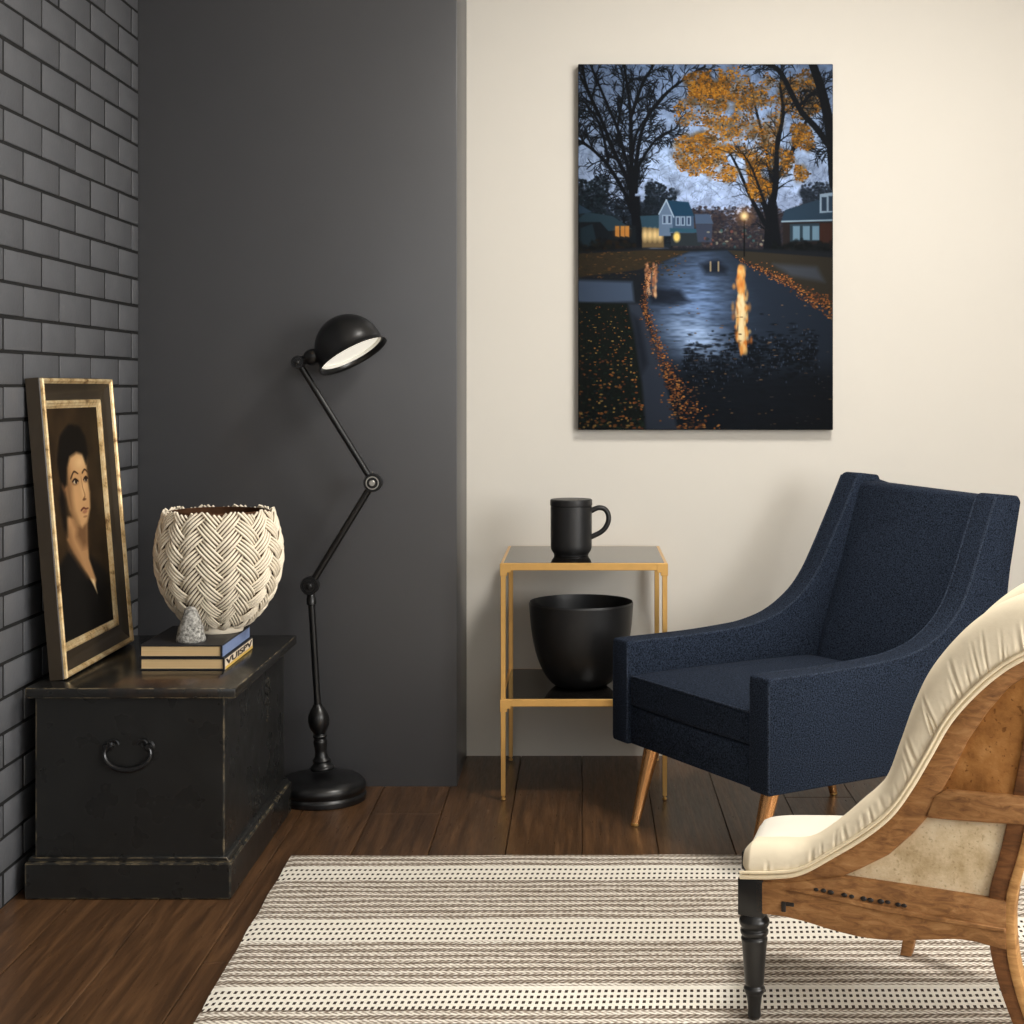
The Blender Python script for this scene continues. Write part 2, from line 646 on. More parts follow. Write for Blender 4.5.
# ------------------------------------------------------------------ chest
cx0, cx1, cy0, cy1 = -1.235, -.807, 3.386, 4.06
ch = thing('wooden_chest', 'worn black painted wooden chest standing against the dark brick wall', 'chest', (-1.02, 3.72, 0))
O = Vector((-1.02, 3.72, 0))
def at(o):
    return MB(), o
m = MB().box(cx0 - O.x, cx1 - O.x, cy0 - O.y, cy1 - O.y, .06, .4555, .0025, 1)
m.build('body', 'worn_black', ch)
m = MB().box(-1.253 - O.x, -.789 - O.x, 3.369 - O.y, 4.072 - O.y, .0005, .083, .003, 1)
m.prism([(-1.249 - O.x, .083), (-.793 - O.x, .083), (-.799 - O.x, .094), (-1.243 - O.x, .094)], 3.376 - O.y, 4.066 - O.y, 'y', .0015, 1)
m.build('plinth', 'worn_black', ch)
lid = MB().box(-1.247 - O.x, -.775 - O.x, 3.357 - O.y, 4.078 - O.y, .4545, .4785, .004, 2).build('lid', 'worn_black_lid', ch)
# drop handle on the short front face
HX, HZ = (128.7 - 582) * 3.386 / 1500 - O.x, 1.15 - (752 - 388) * 3.386 / 1500
FY = cy0 - O.y
pts, rad = [], []
for k in range(29):
    a = math.radians(158 + (382 - 158) * k / 28)
    pts.append((HX + .052 * math.cos(a), FY - .009 - .004 * math.sin((k / 28) * PI), HZ + .036 * math.sin(a) - .002))
    rad.append(.0036 + .0032 * math.sin(k / 28 * PI))
m = MB().tube(pts, rad, 10)
hd = m.build('handle', 'black_metal', ch)
for s in (-1, 1):
    m = MB()
    m.lathe([(.0, -.012), (.0065, -.012), (.0085, -.007), (.0085, -.003), (.013, -.001), (.013, .001)], 16,
            Matrix.Translation((HX + s * .047, FY - .0005, HZ + .013)) @ Matrix.Rotation(-PI / 2, 4, 'X'))
    # scrolled thumb ends
    sp = []
    for k in range(16):
        a = k / 15 * 2.2 * PI
        r = .013 * (1 - k / 18)
        sp.append((HX + s * (.034 - r * math.cos(a)), FY - .005, HZ + .018 + r * math.sin(a)))
    m.tube(sp, [.0034 * (1 - .5 * k / 15) for k in range(16)], 8)
    m.build('handle_mount', 'black_metal', ch)
# small carved spray on the long side
m = MB()
ox, oy, oz = cx1 - O.x, 3.845 - O.y, .352
for (dy, dz, r) in [(0, .02, .011), (-.018, .026, .010), (.018, .03, .012), (-.008, .042, .010), (.012, .047, .010), (.03, .018, .009),
                    (0, .0, .009), (-.014, -.006, .008), (.012, -.012, .008), (0, -.026, .007), (.004, -.04, .006), (-.002, -.055, .004)]:
    m.ball((ox, oy + dy, oz + dz), r, (.45, 1, 1), 10, 6)
m.build('carved_ornament', 'worn_black', ch)

# ------------------------------------------------------------------ books
def book(name, label, x0, x1, y0, y1, z0, th, spine):
    o = thing(name, label, 'book', ((x0 + x1) / 2, (y0 + y1) / 2, z0), 0, 'books on the chest')
    w, d, b = (x1 - x0) / 2, (y1 - y0) / 2, .0035
    m = MB()
    m.box(-w, w, -d, d, 0, b, .0012, 1)
    m.box(-w, w, -d, d, th - b, th, .0012, 1)
    m.box(w - b, w, -d, d, b - .0005, th - b + .0005, 0)
    m.build('cover', 'cover_black', o)
    MB().box(-w + .004, w - b - .0003, -d + .004, d - .004, b + .0002, th - b - .0002).build('page_block', 'pages', o)
    if spine == 'blue':
        MB().box(w + .0002, w + .0014, -d + .004, d - .004, .0015, th - .003, .0004, 1).build('spine_panel', 'spine_blue', o)
    else:
        p = MB().box(w + .0002, w + .0014, -d + .004, d - .004, .001, th - .0035, .0004, 1).build('spine_panel', 'spine_cream', o)
        MB().box(w + .0015, w + .0021, -d + .005, d - .005, .0016, .0085).build('spine_stripe', 'spine_yellow', p)
        cu = bpy.data.curves.new('lettering', 'FONT')
        cu.body = 'VUISPV'
        cu.size = .0235
        cu.extrude = .0003
        cu.offset = .0007
        cu.align_x = 'CENTER'
        tmp = bpy.data.objects.new('lettering', cu)
        me = bpy.data.meshes.new_from_object(tmp)
        bpy.data.objects.remove(tmp)
        xs = [q.co.x for q in me.vertices]
        ys = [q.co.y for q in me.vertices]
        sx = (2 * d - .02) / (max(xs) - min(xs))
        sy = (th - .0145) / (max(ys) - min(ys))
        mx = (max(xs) + min(xs)) / 2
        for q in me.vertices:
            q.co = Vector((w + .0017 + q.co.z, (q.co.x - mx) * sx, .0095 + (q.co.y - min(ys)) * sy))
        me.materials.clear()
        me.materials.append(M['spine_ink'])
        lt = bpy.data.objects.new('lettering', me)
        COL.objects.link(lt)
        lt.parent = p
    return o


Z0 = .4787
book('hardback_book', 'lower black hardback with lettered cream and yellow spine, lying on the chest lid', -1.052, -.850, 3.565, 3.868, Z0, .0295, 'letters')
book('hardback_book', 'upper black hardback with a plain blue-grey spine, under the woven bowl and stone cone', -1.053, -.856, 3.567, 3.862, Z0 + .0297, .030, 'blue')
ZB = Z0 + .0598

# ------------------------------------------------------------------ stone cone
cone = MB()
pr = [(.0, 0), (.033, 0), (.0355, .004), (.0335, .016), (.029, .034), (.022, .056), (.0155, .074), (.012, .081), (.008, .0835), (.0005, .0845)]
cone.lathe(catmull(pr[1:], 28), 36)
cone.v = [(p[0] * (1 + .05 * mnoise.noise(Vector(p) * 70)), p[1] * (1 + .05 * mnoise.noise(Vector(p) * 70 + Vector((9, 0, 0)))), p[2]) for p in cone.v]
o = cone.build('stone_cone', 'stone')
o.location = (-.944, 3.619, ZB)
tag(o, 'small speckled grey stone cone standing on the upper book in front of the woven bowl', 'cone')

# ------------------------------------------------------------------ woven bowl
vb = thing('woven_bowl', 'large cream bowl of plaited clay strands with zigzag rim, standing on the books', 'bowl', (-.913, 3.775, ZB))
prof = [(.063, .018), (.088, .034), (.116, .066), (.141, .108), (.156, .155), (.1615, .2), (.158, .245), (.148, .288), (.139, .318), (.136, .335)]
prof = [(r_ * .94, z_ * .945) for r_, z_ in prof]
pc = np.array(catmull(prof, 200))
seg = np.sqrt((np.diff(pc, axis=0) ** 2).sum(1))
arc = np.concatenate([[0], np.cumsum(seg)])
LV = arc[-1]
def surf(v, phi, off):
    v = min(max(v, -.02), LV + .03)
    r = float(np.interp(v, arc, pc[:, 0]))
    z = float(np.interp(v, arc, pc[:, 1]))
    if v > LV:
        z += (v - LV)
    r2 = float(np.interp(v + .004, arc, pc[:, 0])); z2 = float(np.interp(v + .004, arc, pc[:, 1]))
    r1 = float(np.interp(v - .004, arc, pc[:, 0])); z1 = float(np.interp(v - .004, arc, pc[:, 1]))
    tr, tz = r2 - r1, z2 - z1
    l = math.hypot(tr, tz) or 1
    nr_, nz_ = tz / l, -tr / l
    r += nr_ * off
    z += nz_ * off
    return (r * math.cos(phi), r * math.sin(phi), z)
n = 20
dv = .0475
strands = MB()
nrow = int(LV / dv) + 2
for S in range(-2, 2 * nrow + 4):            # S = i + j
    for D in range(-2 * n // 2, 2 * n // 2):   # D = i - j
        if (S + D) % 2:
            continue
        i, j = (S + D) // 2, (S - D) // 2
        md = D % 4
        if md == 0:
            ci, cj, ai, aj = i + .5, j, 1, 0
        elif md == 2:
            ci, cj, ai, aj = i, j - .5, 0, -1     # B floats run along -j
        else:
            continue
        cv = (ci + cj) * dv / 2
        if cv < -.004 or cv > LV + .012:
            continue
        for q in range(4):
            w = (q - 1.5) * .252
            jit = random.uniform(-.05, .05)
            pts, rad = [], []
            for k in range(9):
                t_ = -1.08 + 2.16 * k / 8
                fi, fj = ci + ai * t_ + (w if ai == 0 else 0) , cj + aj * t_ + (w if ai else 0)
                if ai:
                    fi += jit
                else:
                    fj += jit
                vv = (fi + fj) * dv / 2
                ph = (fi - fj) * PI / n
                off = .0085 * math.cos(t_ / 1.08 * PI / 2) ** .8 - .002 + random.uniform(-.0004, .0004)
                rim_v = LV - .004 - .0105 * abs(((ph * n / (2 * PI) / 2 + .25) % 1) * 2 - 1)
                if vv > rim_v:
                    continue
                pts.append(surf(vv, ph, off))
                sc = float(np.interp(vv, arc, pc[:, 0])) / .1615
                rad.append(.0037 * (.45 + .55 * sc) * (.75 + .25 * math.cos(t_ / 1.08 * PI / 2)))
            if len(pts) > 2:
                strands.tube(pts, rad, 6)
strands.build('woven_wall', 'clay', vb, smooth=70)
inner = [(.053, .016)] + [(r - .006, z) for r, z in prof[:-1]] + [(.124, .300)]
outer_in = [(r - .013, z + .002) for r, z in inner[::-1]] + [(.0005, .019)]
MB().lathe(catmull(inner, 40) + catmull(outer_in, 40), 64).build('inner_shell', 'clay_brown', vb, smooth=60)
MB().lathe([(.055, 0), (.0585, .001), (.0605, .005), (.0605, .017), (.0585, .0205), (.05, .0215)], 48).build('foot', 'clay', vb)

# ------------------------------------------------------------------ framed portrait leaning on the bricks
PL, PH = .515, .695
th = math.radians(4.7)
pf = thing('framed_portrait', 'gilt framed portrait of a dark-haired person leaning on the brick wall atop the chest', 'painting', (-1.2195, 3.437, .479))
pf.rotation_euler = (0, -th, 0)
def frame_ring(profile, name, mat):
    """profile: list of (inset from the outer edge, height above the back)"""
    vs, fs = [], []
    n_ = len(profile)
    for (ins, h_) in profile:
        vs += [(h_, ins, ins), (h_, PL - ins, ins), (h_, PL - ins, PH - ins), (h_, ins, PH - ins)]
    for i_ in range(n_):
        j_ = (i_ + 1) % n_
        for k in range(4):
            k2 = (k + 1) % 4
            fs.append((i_ * 4 + k, i_ * 4 + k2, j_ * 4 + k2, j_ * 4 + k))
    return MB().add(vs, fs).build(name, mat, pf, smooth=30)
frame_ring([(0, 0), (0, .031), (.002, .034), (.0105, .036), (.0105, 0)], 'outer_side', 'frame_dark')
frame_ring([(.0012, .0335), (.0018, .0385), (.0045, .041), (.008, .0405), (.0105, .037), (.0135, .0355), (.0145, .031), (.0105, .029)], 'outer_moulding', 'gilt')
frame_ring([(.0105, .004), (.0142, .0335), (.026, .026), (.040, .0195), (.053, .0168), (.053, .004)], 'dark_cove', 'frame_dark')
frame_ring([(.0525, .004), (.0525, .018), (.055, .0215), (.059, .0215), (.062, .019), (.066, .0185), (.069, .0155), (.072, .0145), (.072, .004)], 'inner_moulding', 'gilt')
MB().box(.0008, .006, .012, PL - .012, .012, PH - .012).build('back_board', 'frame_back', pf)


class Paint:
    def __init__(self, w, h, res):
        self.w, self.h, self.res = w, h, res
        self.nx, self.ny = int(w * res), int(h * res)
        xs = (np.arange(self.nx) + .5) / res
        ys = (np.arange(self.ny) + .5) / res
        self.X, self.Y = np.meshgrid(xs, ys)
        self.a = np.zeros((self.ny, self.nx, 3))

    def sl(self, x0, y0, x1, y1):
        r = self.res
        return (slice(max(0, int(y0 * r) - 1), max(0, min(self.ny, int(y1 * r) + 2))),
                slice(max(0, int(x0 * r) - 1), max(0, min(self.nx, int(x1 * r) + 2))))

    def over(self, s, mask, col):
        m = np.clip(mask, 0, 1)[..., None]
        self.a[s] = self.a[s] * (1 - m) + np.array(col, float) * m

    def poly(self, pts, col, alpha=1.0, soft=.6, noise=0.0):
        p = np.array(pts, float)
        s = self.sl(p[:, 0].min() - 2, p[:, 1].min() - 2, p[:, 0].max() + 2, p[:, 1].max() + 2)
        X, Y = self.X[s], self.Y[s]
        if X.size == 0:
            return
        ins = np.zeros(X.shape, bool)
        dist = np.full(X.shape, 1e9)
        for (x0, y0), (x1, y1) in zip(p, np.roll(p, -1, 0)):
            c = ((y0 > Y) != (y1 > Y)) & (X < (x1 - x0) * (Y - y0) / ((y1 - y0) if y1 != y0 else 1e-9) + x0)
            ins ^= c
            dx, dy = x1 - x0, y1 - y0
            t_ = np.clip(((X - x0) * dx + (Y - y0) * dy) / (dx * dx + dy * dy + 1e-9), 0, 1)
            dist = np.minimum(dist, np.hypot(X - x0 - t_ * dx, Y - y0 - t_ * dy))
        sd = np.where(ins, dist, -dist)
        self.over(s, alpha * np.clip(sd / (2 * soft) + .5, 0, 1), col)

    def line(self, p0, p1, w0, w1, col, alpha=1.0, soft=.5):
        x0, y0 = p0
        x1, y1 = p1
        w = max(w0, w1) + 1
        s = self.sl(min(x0, x1) - w, min(y0, y1) - w, max(x0, x1) + w, max(y0, y1) + w)
        X, Y = self.X[s], self.Y[s]
        if X.size == 0:
            return
        dx, dy = x1 - x0, y1 - y0
        t_ = np.clip(((X - x0) * dx + (Y - y0) * dy) / (dx * dx + dy * dy + 1e-9), 0, 1)
        d = np.hypot(X - x0 - t_ * dx, Y - y0 - t_ * dy)
        ww = w0 + (w1 - w0) * t_
        self.over(s, alpha * np.clip((ww / 2 - d) / (2 * soft) + .5, 0, 1) * np.minimum(1, ww / .8), col)

    def path(self, pts, w0, w1, col, alpha=1.0):
        pts = catmull(pts, 6 * len(pts))
        n_ = len(pts) - 1
        for i in range(n_):
            self.line(pts[i], pts[i + 1], w0 + (w1 - w0) * i / n_, w0 + (w1 - w0) * (i + 1) / n_, col, alpha)
        return pts

    def blob(self, cx, cy, rx, ry, col, alpha=1.0, hard=1.5):
        s = self.sl(cx - rx * 1.6, cy - ry * 1.6, cx + rx * 1.6, cy + ry * 1.6)
        X, Y = self.X[s], self.Y[s]
        if X.size == 0:
            return
        d = np.hypot((X - cx) / rx, (Y - cy) / ry)
        self.over(s, alpha * np.clip((1 - d) * hard + .3, 0, 1), col)

    def vnoise(self, sx, sy, seed):
        g = np.random.default_rng(seed).random((int(self.h / sy) + 3, int(self.w / sx) + 3))
        fx, fy = self.X / sx, self.Y / sy
        ix, iy = fx.astype(int), fy.astype(int)
        tx, ty = fx - ix, fy - iy
        tx, ty = tx * tx * (3 - 2 * tx), ty * ty * (3 - 2 * ty)
        return (g[iy, ix] * (1 - tx) + g[iy, ix + 1] * tx) * (1 - ty) + (g[iy + 1, ix] * (1 - tx) + g[iy + 1, ix + 1] * tx) * ty

    def mesh(self, name, mat, parent, P):
        """P(u, v) -> local point for u right, v down in 0..1"""
        nx_, ny_ = self.nx, self.ny
        u = np.linspace(0, 1, nx_ + 1)
        v = np.linspace(0, 1, ny_ + 1)
        U, V = np.meshgrid(u, v)
        o_, eu, ev = [np.array(q, float) for q in P]
        co = o_ + U[..., None] * eu + V[..., None] * ev
        me = bpy.data.meshes.new(name)
        nv, nf = (nx_ + 1) * (ny_ + 1), nx_ * ny_
        me.vertices.add(nv)
        me.vertices.foreach_set('co', co.astype(np.float32).ravel())
        me.loops.add(nf * 4)
        me.polygons.add(nf)
        J, I = np.meshgrid(np.arange(ny_), np.arange(nx_), indexing='ij')
        a = (J * (nx_ + 1) + I).ravel()
        quad = np.stack([a, a + nx_ + 1, a + nx_ + 2, a + 1], 1)
        me.loops.foreach_set('vertex_index', quad.astype(np.int32).ravel())
        me.polygons.foreach_set('loop_start', (np.arange(nf) * 4).astype(np.int32))
        me.update(calc_edges=True)
        att = me.color_attributes.new('paint', 'FLOAT_COLOR', 'CORNER')
        c = np.clip(self.a, 0, 255) / 255.0
        c = np.where(c <= .04045, c / 12.92, ((c + .055) / 1.055) ** 2.4)
        c = np.concatenate([c, np.ones(c.shape[:2] + (1,))], 2).reshape(-1, 4)
        att.data.foreach_set('color', np.repeat(c, 4, 0).astype(np.float32).ravel())
        me.materials.append(M[mat])
        o = bpy.data.objects.new(name, me)
        COL.objects.link(o)
        o.parent = parent
        return o


# the portrait itself (units: 100 wide x 179 high)
p = Paint(100, 179, 2.4)
p.a[:] = np.array((50, 38, 25))
g = p.vnoise(18, 26, 1) * .6 + p.vnoise(6, 9, 2) * .4
p.a *= (.68 + .55 * g[..., None])
p.a *= np.clip(1.15 - ((p.X - 40) / 95) ** 2 - ((p.Y - 70) / 190) ** 2, .4, 1.2)[..., None]
# dark coat
p.poly([(0, 179), (2, 150), (14, 124), (34, 110), (44, 104), (60, 118), (76, 128), (94, 144), (98, 179)], (22, 20, 18), 1, 3)
p.poly([(10, 179), (20, 140), (38, 112), (52, 126), (58, 179)], (28, 26, 24), .7, 5)
# neck and open collar
p.poly([(34, 84), (33, 102), (40, 113), (54, 130), (68, 146), (70, 141), (62, 122), (62, 106), (64, 92)], (172, 130, 88), 1, 1.5)
p.poly([(50, 92), (64, 90), (62, 112), (54, 112), (46, 102)], (92, 64, 42), .75, 4)
p.poly([(33, 92), (34, 110), (44, 121), (58, 137), (50, 122), (42, 108), (38, 94)], (120, 86, 56), .6, 3)
p.poly([(62, 138), (70, 152), (67, 140)], (214, 186, 140), 1, 1)
# head
p.poly([(37, 44), (43, 35), (55, 33), (64, 37), (69, 48), (70, 62), (71, 70), (70, 82), (64, 92), (56, 96), (47, 92), (40, 80), (36, 64)], (186, 144, 98), 1, 1.8)
p.poly([(37, 46), (42, 40), (45, 60), (46, 82), (52, 94), (46, 92), (39, 80), (35, 64)], (104, 74, 48), .75, 4)
p.blob(60, 44, 10, 7, (222, 184, 134), .75, .8)
p.blob(63, 66, 5, 9, (218, 176, 126), .7, .8)
p.blob(52, 72, 7, 8, (196, 150, 102), .6, .8)
p.blob(60, 88, 7, 5, (204, 160, 112), .6, .8)
# ear, hair
p.blob(34.5, 63, 3.6, 7, (132, 92, 60), .9, 1.2)
p.poly([(35, 62), (30, 56), (28, 40), (34, 22), (48, 13), (62, 15), (71, 24), (73, 38), (69, 46), (65, 38), (56, 36), (46, 39), (41, 47), (39, 60)], (20, 17, 14), 1, 2)
p.poly([(31, 60), (26, 70), (29, 92), (34, 100), (36, 84), (35, 66)], (22, 18, 15), .9, 2.5)
# brows, eyes, nose, mouth
p.path([(45, 56), (50, 51), (56, 53)], 1.7, 1.0, (60, 40, 26), .7)
p.path([(62, 53), (66, 50.5), (70, 53)], 1.5, .9, (60, 40, 26), .7)
p.blob(51, 59, 5.0, 3.0, (92, 62, 40), .8)
p.blob(51.5, 59.2, 3.6, 1.7, (206, 190, 164), .9)
p.blob(52.2, 59, 1.7, 1.9, (26, 18, 14), 1, 3)
p.blob(66.5, 58.5, 3.8, 2.8, (92, 62, 40), .8)
p.blob(66.8, 58.8, 2.7, 1.6, (206, 190, 164), .9)
p.blob(67, 58.6, 1.5, 1.8, (26, 18, 14), 1, 3)
p.path([(47, 58.6), (51, 56.8), (55.5, 59)], 1.0, .8, (34, 22, 16))
p.path([(63.4, 58.6), (66.8, 56.4), (70, 58.4)], 1.0, .8, (34, 22, 16))
p.path([(60, 56), (61, 64), (63.5, 71), (61, 74)], .9, 1.6, (126, 88, 56), .4)
p.blob(62.2, 74.3, 3.2, 1.2, (88, 54, 36), .8)
p.path([(56, 82.5), (60, 81), (63, 82), (67, 82)], 1.4, 1.0, (100, 56, 42))
p.blob(61.5, 84.2, 4.0, 1.6, (146, 94, 70), .8)
p.blob(61.5, 88, 3.5, 1.0, (122, 84, 56), .6)
src = np.clip(((53 + (p.X[0] - 48) / 1.34) * p.res).astype(int), 0, p.nx - 1)
p.a = p.a[:, src]
ins = .071
p.mesh('portrait_canvas', 'oil_paint', pf, ((.0135, ins, PH - ins), (0, PL - 2 * ins, 0), (0, 0, -(PH - 2 * ins))))

# ------------------------------------------------------------------ canvas print on the cream wall
CW, CH = .792, 1.1366
cp = thing('canvas_print', 'large canvas print of a wet autumn street at dusk hanging on the cream wall', 'picture', (-.0124, YB, 1.0196))
MB().box(0, CW, -.032, -.003, 0, CH, .002, 1).build('stretcher', 'canvas_edge', cp)
p = Paint(256, 366, 1.5)
R = random.Random(5)
Yn = p.Y
top, mid, low = np.array((126, 146, 182.)), np.array((180, 196, 228.)), np.array((170, 182, 214.))
tt = np.clip(Yn / 95, 0, 1)[..., None]
t2 = np.clip((Yn - 95) / 60, 0, 1)[..., None]
p.a[:] = (top * (1 - tt) + mid * tt) * (1 - t2) + low * t2
ns = p.vnoise(12, 9, 3) * .5 + p.vnoise(4, 4, 4) * .5
p.a *= (.72 + .5 * ns)[..., None]
DK = (14, 17, 22)
# far tree masses
def mass(x0, x1, ytop, ybot, cols, n_, r=4.0):
    c0 = tuple(.85 * q for q in cols[0])
    for _ in range(int((x1 - x0) * (ybot - ytop) / 14)):
        x_ = R.uniform(x0, x1)
        p.blob(x_, ytop + 5 + (ybot - ytop) * R.random() ** .7 + 10 * (mnoise.noise((x_ * .06, 0, 3))), 4.5, 3.6, c0, .75, 1)
    for _ in range(n_):
        x_ = R.uniform(x0, x1)
        yy_ = ytop + (ybot - ytop) * R.random() ** .75 + 10 * (mnoise.noise((x_ * .06, 0, 3)))
        c_ = R.choice(cols)
        p.blob(x_, yy_, R.uniform(.5, 1) * r, R.uniform(.5, 1) * r * .8, c_, R.uniform(.5, .95))
mass(0, 30, 112, 188, [(20, 28, 34), (28, 38, 44), (14, 20, 26)], 1500, 2.2)
mass(28, 70, 135, 180, [(26, 34, 42), (34, 42, 52), (18, 24, 32)], 1300, 2.2)
mass(68, 98, 120, 178, [(18, 24, 30), (26, 34, 42)], 1300, 2.2)
mass(96, 260, 142, 186, [(54, 44, 46), (40, 38, 46), (66, 54, 52), (34, 34, 42)], 4200, 2.0)
mass(225, 260, 118, 186, [(24, 30, 38), (36, 44, 54)], 1100, 2.2)
# twig haze
for _ in range(3200):
    x_, y_ = R.uniform(0, 256), R.uniform(0, 150)
    a_ = R.uniform(0, PI)
    l_ = R.uniform(3, 9)
    p.line((x_, y_), (x_ + l_ * math.cos(a_), y_ - l_ * abs(math.sin(a_))), .55, .3, (52, 58, 74), .55)
def twigs(pts, w, depth, col, spread=.9, dens=.45, length=26):
    for i in range(1, len(pts) - 1):
        if R.random() < dens:
            dx, dy = pts[i + 1][0] - pts[i - 1][0], pts[i + 1][1] - pts[i - 1][1]
            a_ = math.atan2(dy, dx) + R.choice((-1, 1)) * R.uniform(.3, spread)
            l_ = length * R.uniform(.5, 1.1)
            q = [pts[i]]
            for k in range(3):
                a_ += R.uniform(-.3, .3)
                q.append((q[-1][0] + math.cos(a_) * l_ / 3, q[-1][1] + math.sin(a_) * l_ / 3))
            w2 = max(.5, w * .45)
            c_ = p.path(q, w2, .4, col, .9)
            if depth:
                twigs(c_[::3], w2, depth - 1, col, 1.0, .6, length * .55)
TR = [([(60, 190), (57, 160), (54, 129), (53, 84), (52, 45), (46, 0)], 7, 2.4), ([(56, 120), (58, 100), (66, 60), (86, 31), (117, 8), (128, 2)], 4.5, 1.5),
      ([(58, 128), (60, 105), (70, 86), (82, 72), (99, 64)], 3.5, 1.5), ([(54, 148), (47, 130), (31, 103), (15, 86), (0, 76)], 4.5, 2.2),
      ([(55, 140), (50, 117), (37, 90), (21, 51), (2, 12)], 5, 2.5), ([(55, 130), (50, 105), (39, 64), (25, 31), (12, 0)], 4, 2),
      ([(52, 55), (64, 21), (76, 0)], 3.5, 2), ([(54, 90), (60, 66), (80, 40), (100, 18)], 3, 1.2), ([(39, 64), (44, 36), (46, 14)], 2.5, 1.2),
      ([(30, 96), (22, 62), (8, 40), (0, 36)], 3, 1.2), ([(20, 50), (8, 22), (4, 0)], 3.4, 2)]
for pts, w0, w1 in TR:
    q = p.path(pts, w0, w1, DK)
    twigs(q, w1 + .5, 2, DK)
p.poly([(54, 188), (54.5, 150), (53, 132), (62, 132), (63, 150), (65, 188)], DK, 1, 1)
# golden tree
for pts, w0, w1 in [([(192, 186), (193, 160), (194, 144), (198, 120), (200, 82), (206, 45), (204, 10)], 11, 3), ([(190, 150), (185, 135), (175, 105), (159, 82)], 5, 2),
                    ([(188, 160), (173, 132), (161, 105), (150, 84)], 4.5, 1.5), ([(200, 115), (214, 90), (228, 60), (236, 40)], 5, 2), ([(196, 130), (190, 90), (180, 50), (172, 16)], 4, 1.5)]:
    q = p.path(pts, w0, w1, DK)
    twigs(q, w1, 1, DK, dens=.3)
EL = [(135, 48, 40, 30), (165, 62, 46, 42), (116, 86, 22, 26), (200, 88, 36, 32), (160, 24, 44, 22), (182, 116, 14, 22), (222, 88, 18, 30), (150, 100, 26, 18), (225, 30, 24, 26), (128, 20, 26, 14)]
GC = [(184, 118, 32), (168, 100, 26), (200, 134, 46), (140, 84, 26), (110, 72, 30), (82, 58, 32), (54, 44, 32)]
for k in range(700):
    ex, ey, rx, ry = EL[R.randrange(len(EL))]
    a_, rr = R.uniform(0, 2 * PI), math.sqrt(R.random()) * .92
    x_, y_ = ex + rx * rr * math.cos(a_), ey + ry * rr * math.sin(a_)
    if mnoise.noise((x_ * .055, y_ * .065, 1.7)) > -.22:
        p.blob(x_, y_, R.uniform(3, 6), R.uniform(2.5, 5), R.choice([(112, 84, 48), (96, 74, 46), (136, 98, 48), (84, 72, 60)]), .55, .8)
for k in range(8500):
    ex, ey, rx, ry = EL[R.randrange(len(EL))]
    a_, rr = R.uniform(0, 2 * PI), math.sqrt(R.random())
    x_, y_ = ex + rx * rr * math.cos(a_), ey + ry * rr * math.sin(a_)
    if mnoise.noise((x_ * .055, y_ * .065, 1.7)) < -.26:
        continue
    br = .70 + .9 * mnoise.noise((x_ * .05, y_ * .06, 8)) + .8 * mnoise.noise((x_ * .17, y_ * .2, 4)) + .22 * (x_ < 165) - .15 * (y_ < 30)
    wgt = [3, 3, 2, 2, 1, .6, .3] if br > .85 else ([.8, 1, .2, 3, 3, 2, 1] if br > .5 else [.1, .2, 0, 1, 3, 4, 4])
    c_ = R.choices(GC, wgt)[0]
    p.blob(x_, y_, R.uniform(.6, 1.6), R.uniform(.5, 1.2), c_, R.uniform(.6, 1), 2)
for pts, w0, w1 in [([(194, 146), (199, 117), (200, 82), (206, 50), (203, 20)], 6, 2.2), ([(188, 140), (175, 105), (165, 88)], 3, 1)]:
    twigs(p.path(pts, w0, w1, DK, .8), 1.4, 1, DK, dens=.3)
for pts, w0, w1 in [([(262, 86), (254, 82), (238, 62), (223, 45), (206, 12), (196, 2), (180, -3)], 7, 3.5), ([(258, 120), (254, 70), (246, 30), (235, -3)], 11, 8),
                    ([(222, 42), (236, 30), (252, 24)], 2.4, 1.4)]:
    twigs(p.path(pts, w0, w1, DK), 2, 2, DK, dens=.35)
p.poly([(186, 190), (190, 150), (192, 138), (199, 138), (202, 160), (206, 190)], DK, 1, 1)
# houses
p.poly([(0, 152), (0, 190), (58, 190), (58, 162)], (20, 25, 30))
p.poly([(-4, 158), (8, 148), (34, 152), (54, 165), (30, 167), (22, 158)], (40, 58, 68))
p.poly([(0, 140), (14, 148), (0, 150)], (44, 62, 78))
p.poly([(2, 164), (14, 160), (20, 184), (2, 186)], (30, 44, 52))
for x0 in (37, 42.5, 47):
    p.poly([(x0, 162), (x0 + 4, 162), (x0 + 4, 173), (x0, 172)], (214, 140, 66), .95)
    p.blob(x0 + 2, 168, 4, 6, (190, 110, 44), .35, .8)
p.poly([(62, 152), (82, 151), (86, 166), (64, 164)], (44, 68, 82))
p.poly([(64, 163), (86, 165), (86, 184), (64, 184)], (104, 84, 58))
for x0 in (66, 71, 76, 81):
    p.blob(x0 + 1, 171, 3.2, 7, (248, 204, 136), .9, 1)
p.poly([(81, 150), (88.5, 136), (96, 152), (96, 172), (81, 172)], (96, 112, 134))
p.poly([(88.5, 136), (111, 138), (117, 153), (96, 153)], (28, 58, 80))
p.poly([(95, 152), (116, 152), (117, 176), (95, 176)], (62, 80, 102))
p.line((81, 150), (88.5, 136), 1.2, 1.2, (170, 184, 200)); p.line((88.5, 136), (96, 153), 1.2, 1.2, (170, 184, 200))
for x0, y0 in ((84.5, 151), (89.5, 151), (98, 152.5), (103, 152.5), (109, 152.5)):
    p.poly([(x0, y0), (x0 + 4.2, y0), (x0 + 4.2, y0 + 9), (x0, y0 + 9)], (176, 190, 206))
    p.poly([(x0 + .8, y0 + .8), (x0 + 3.4, y0 + .8), (x0 + 3.4, y0 + 8.2), (x0 + .8, y0 + 8.2)], (54, 68, 92))
p.poly([(92, 164), (124, 165), (126, 169), (92, 168)], (44, 78, 94))
p.poly([(93, 169), (124, 169), (124, 182), (93, 182)], (40, 46, 50))
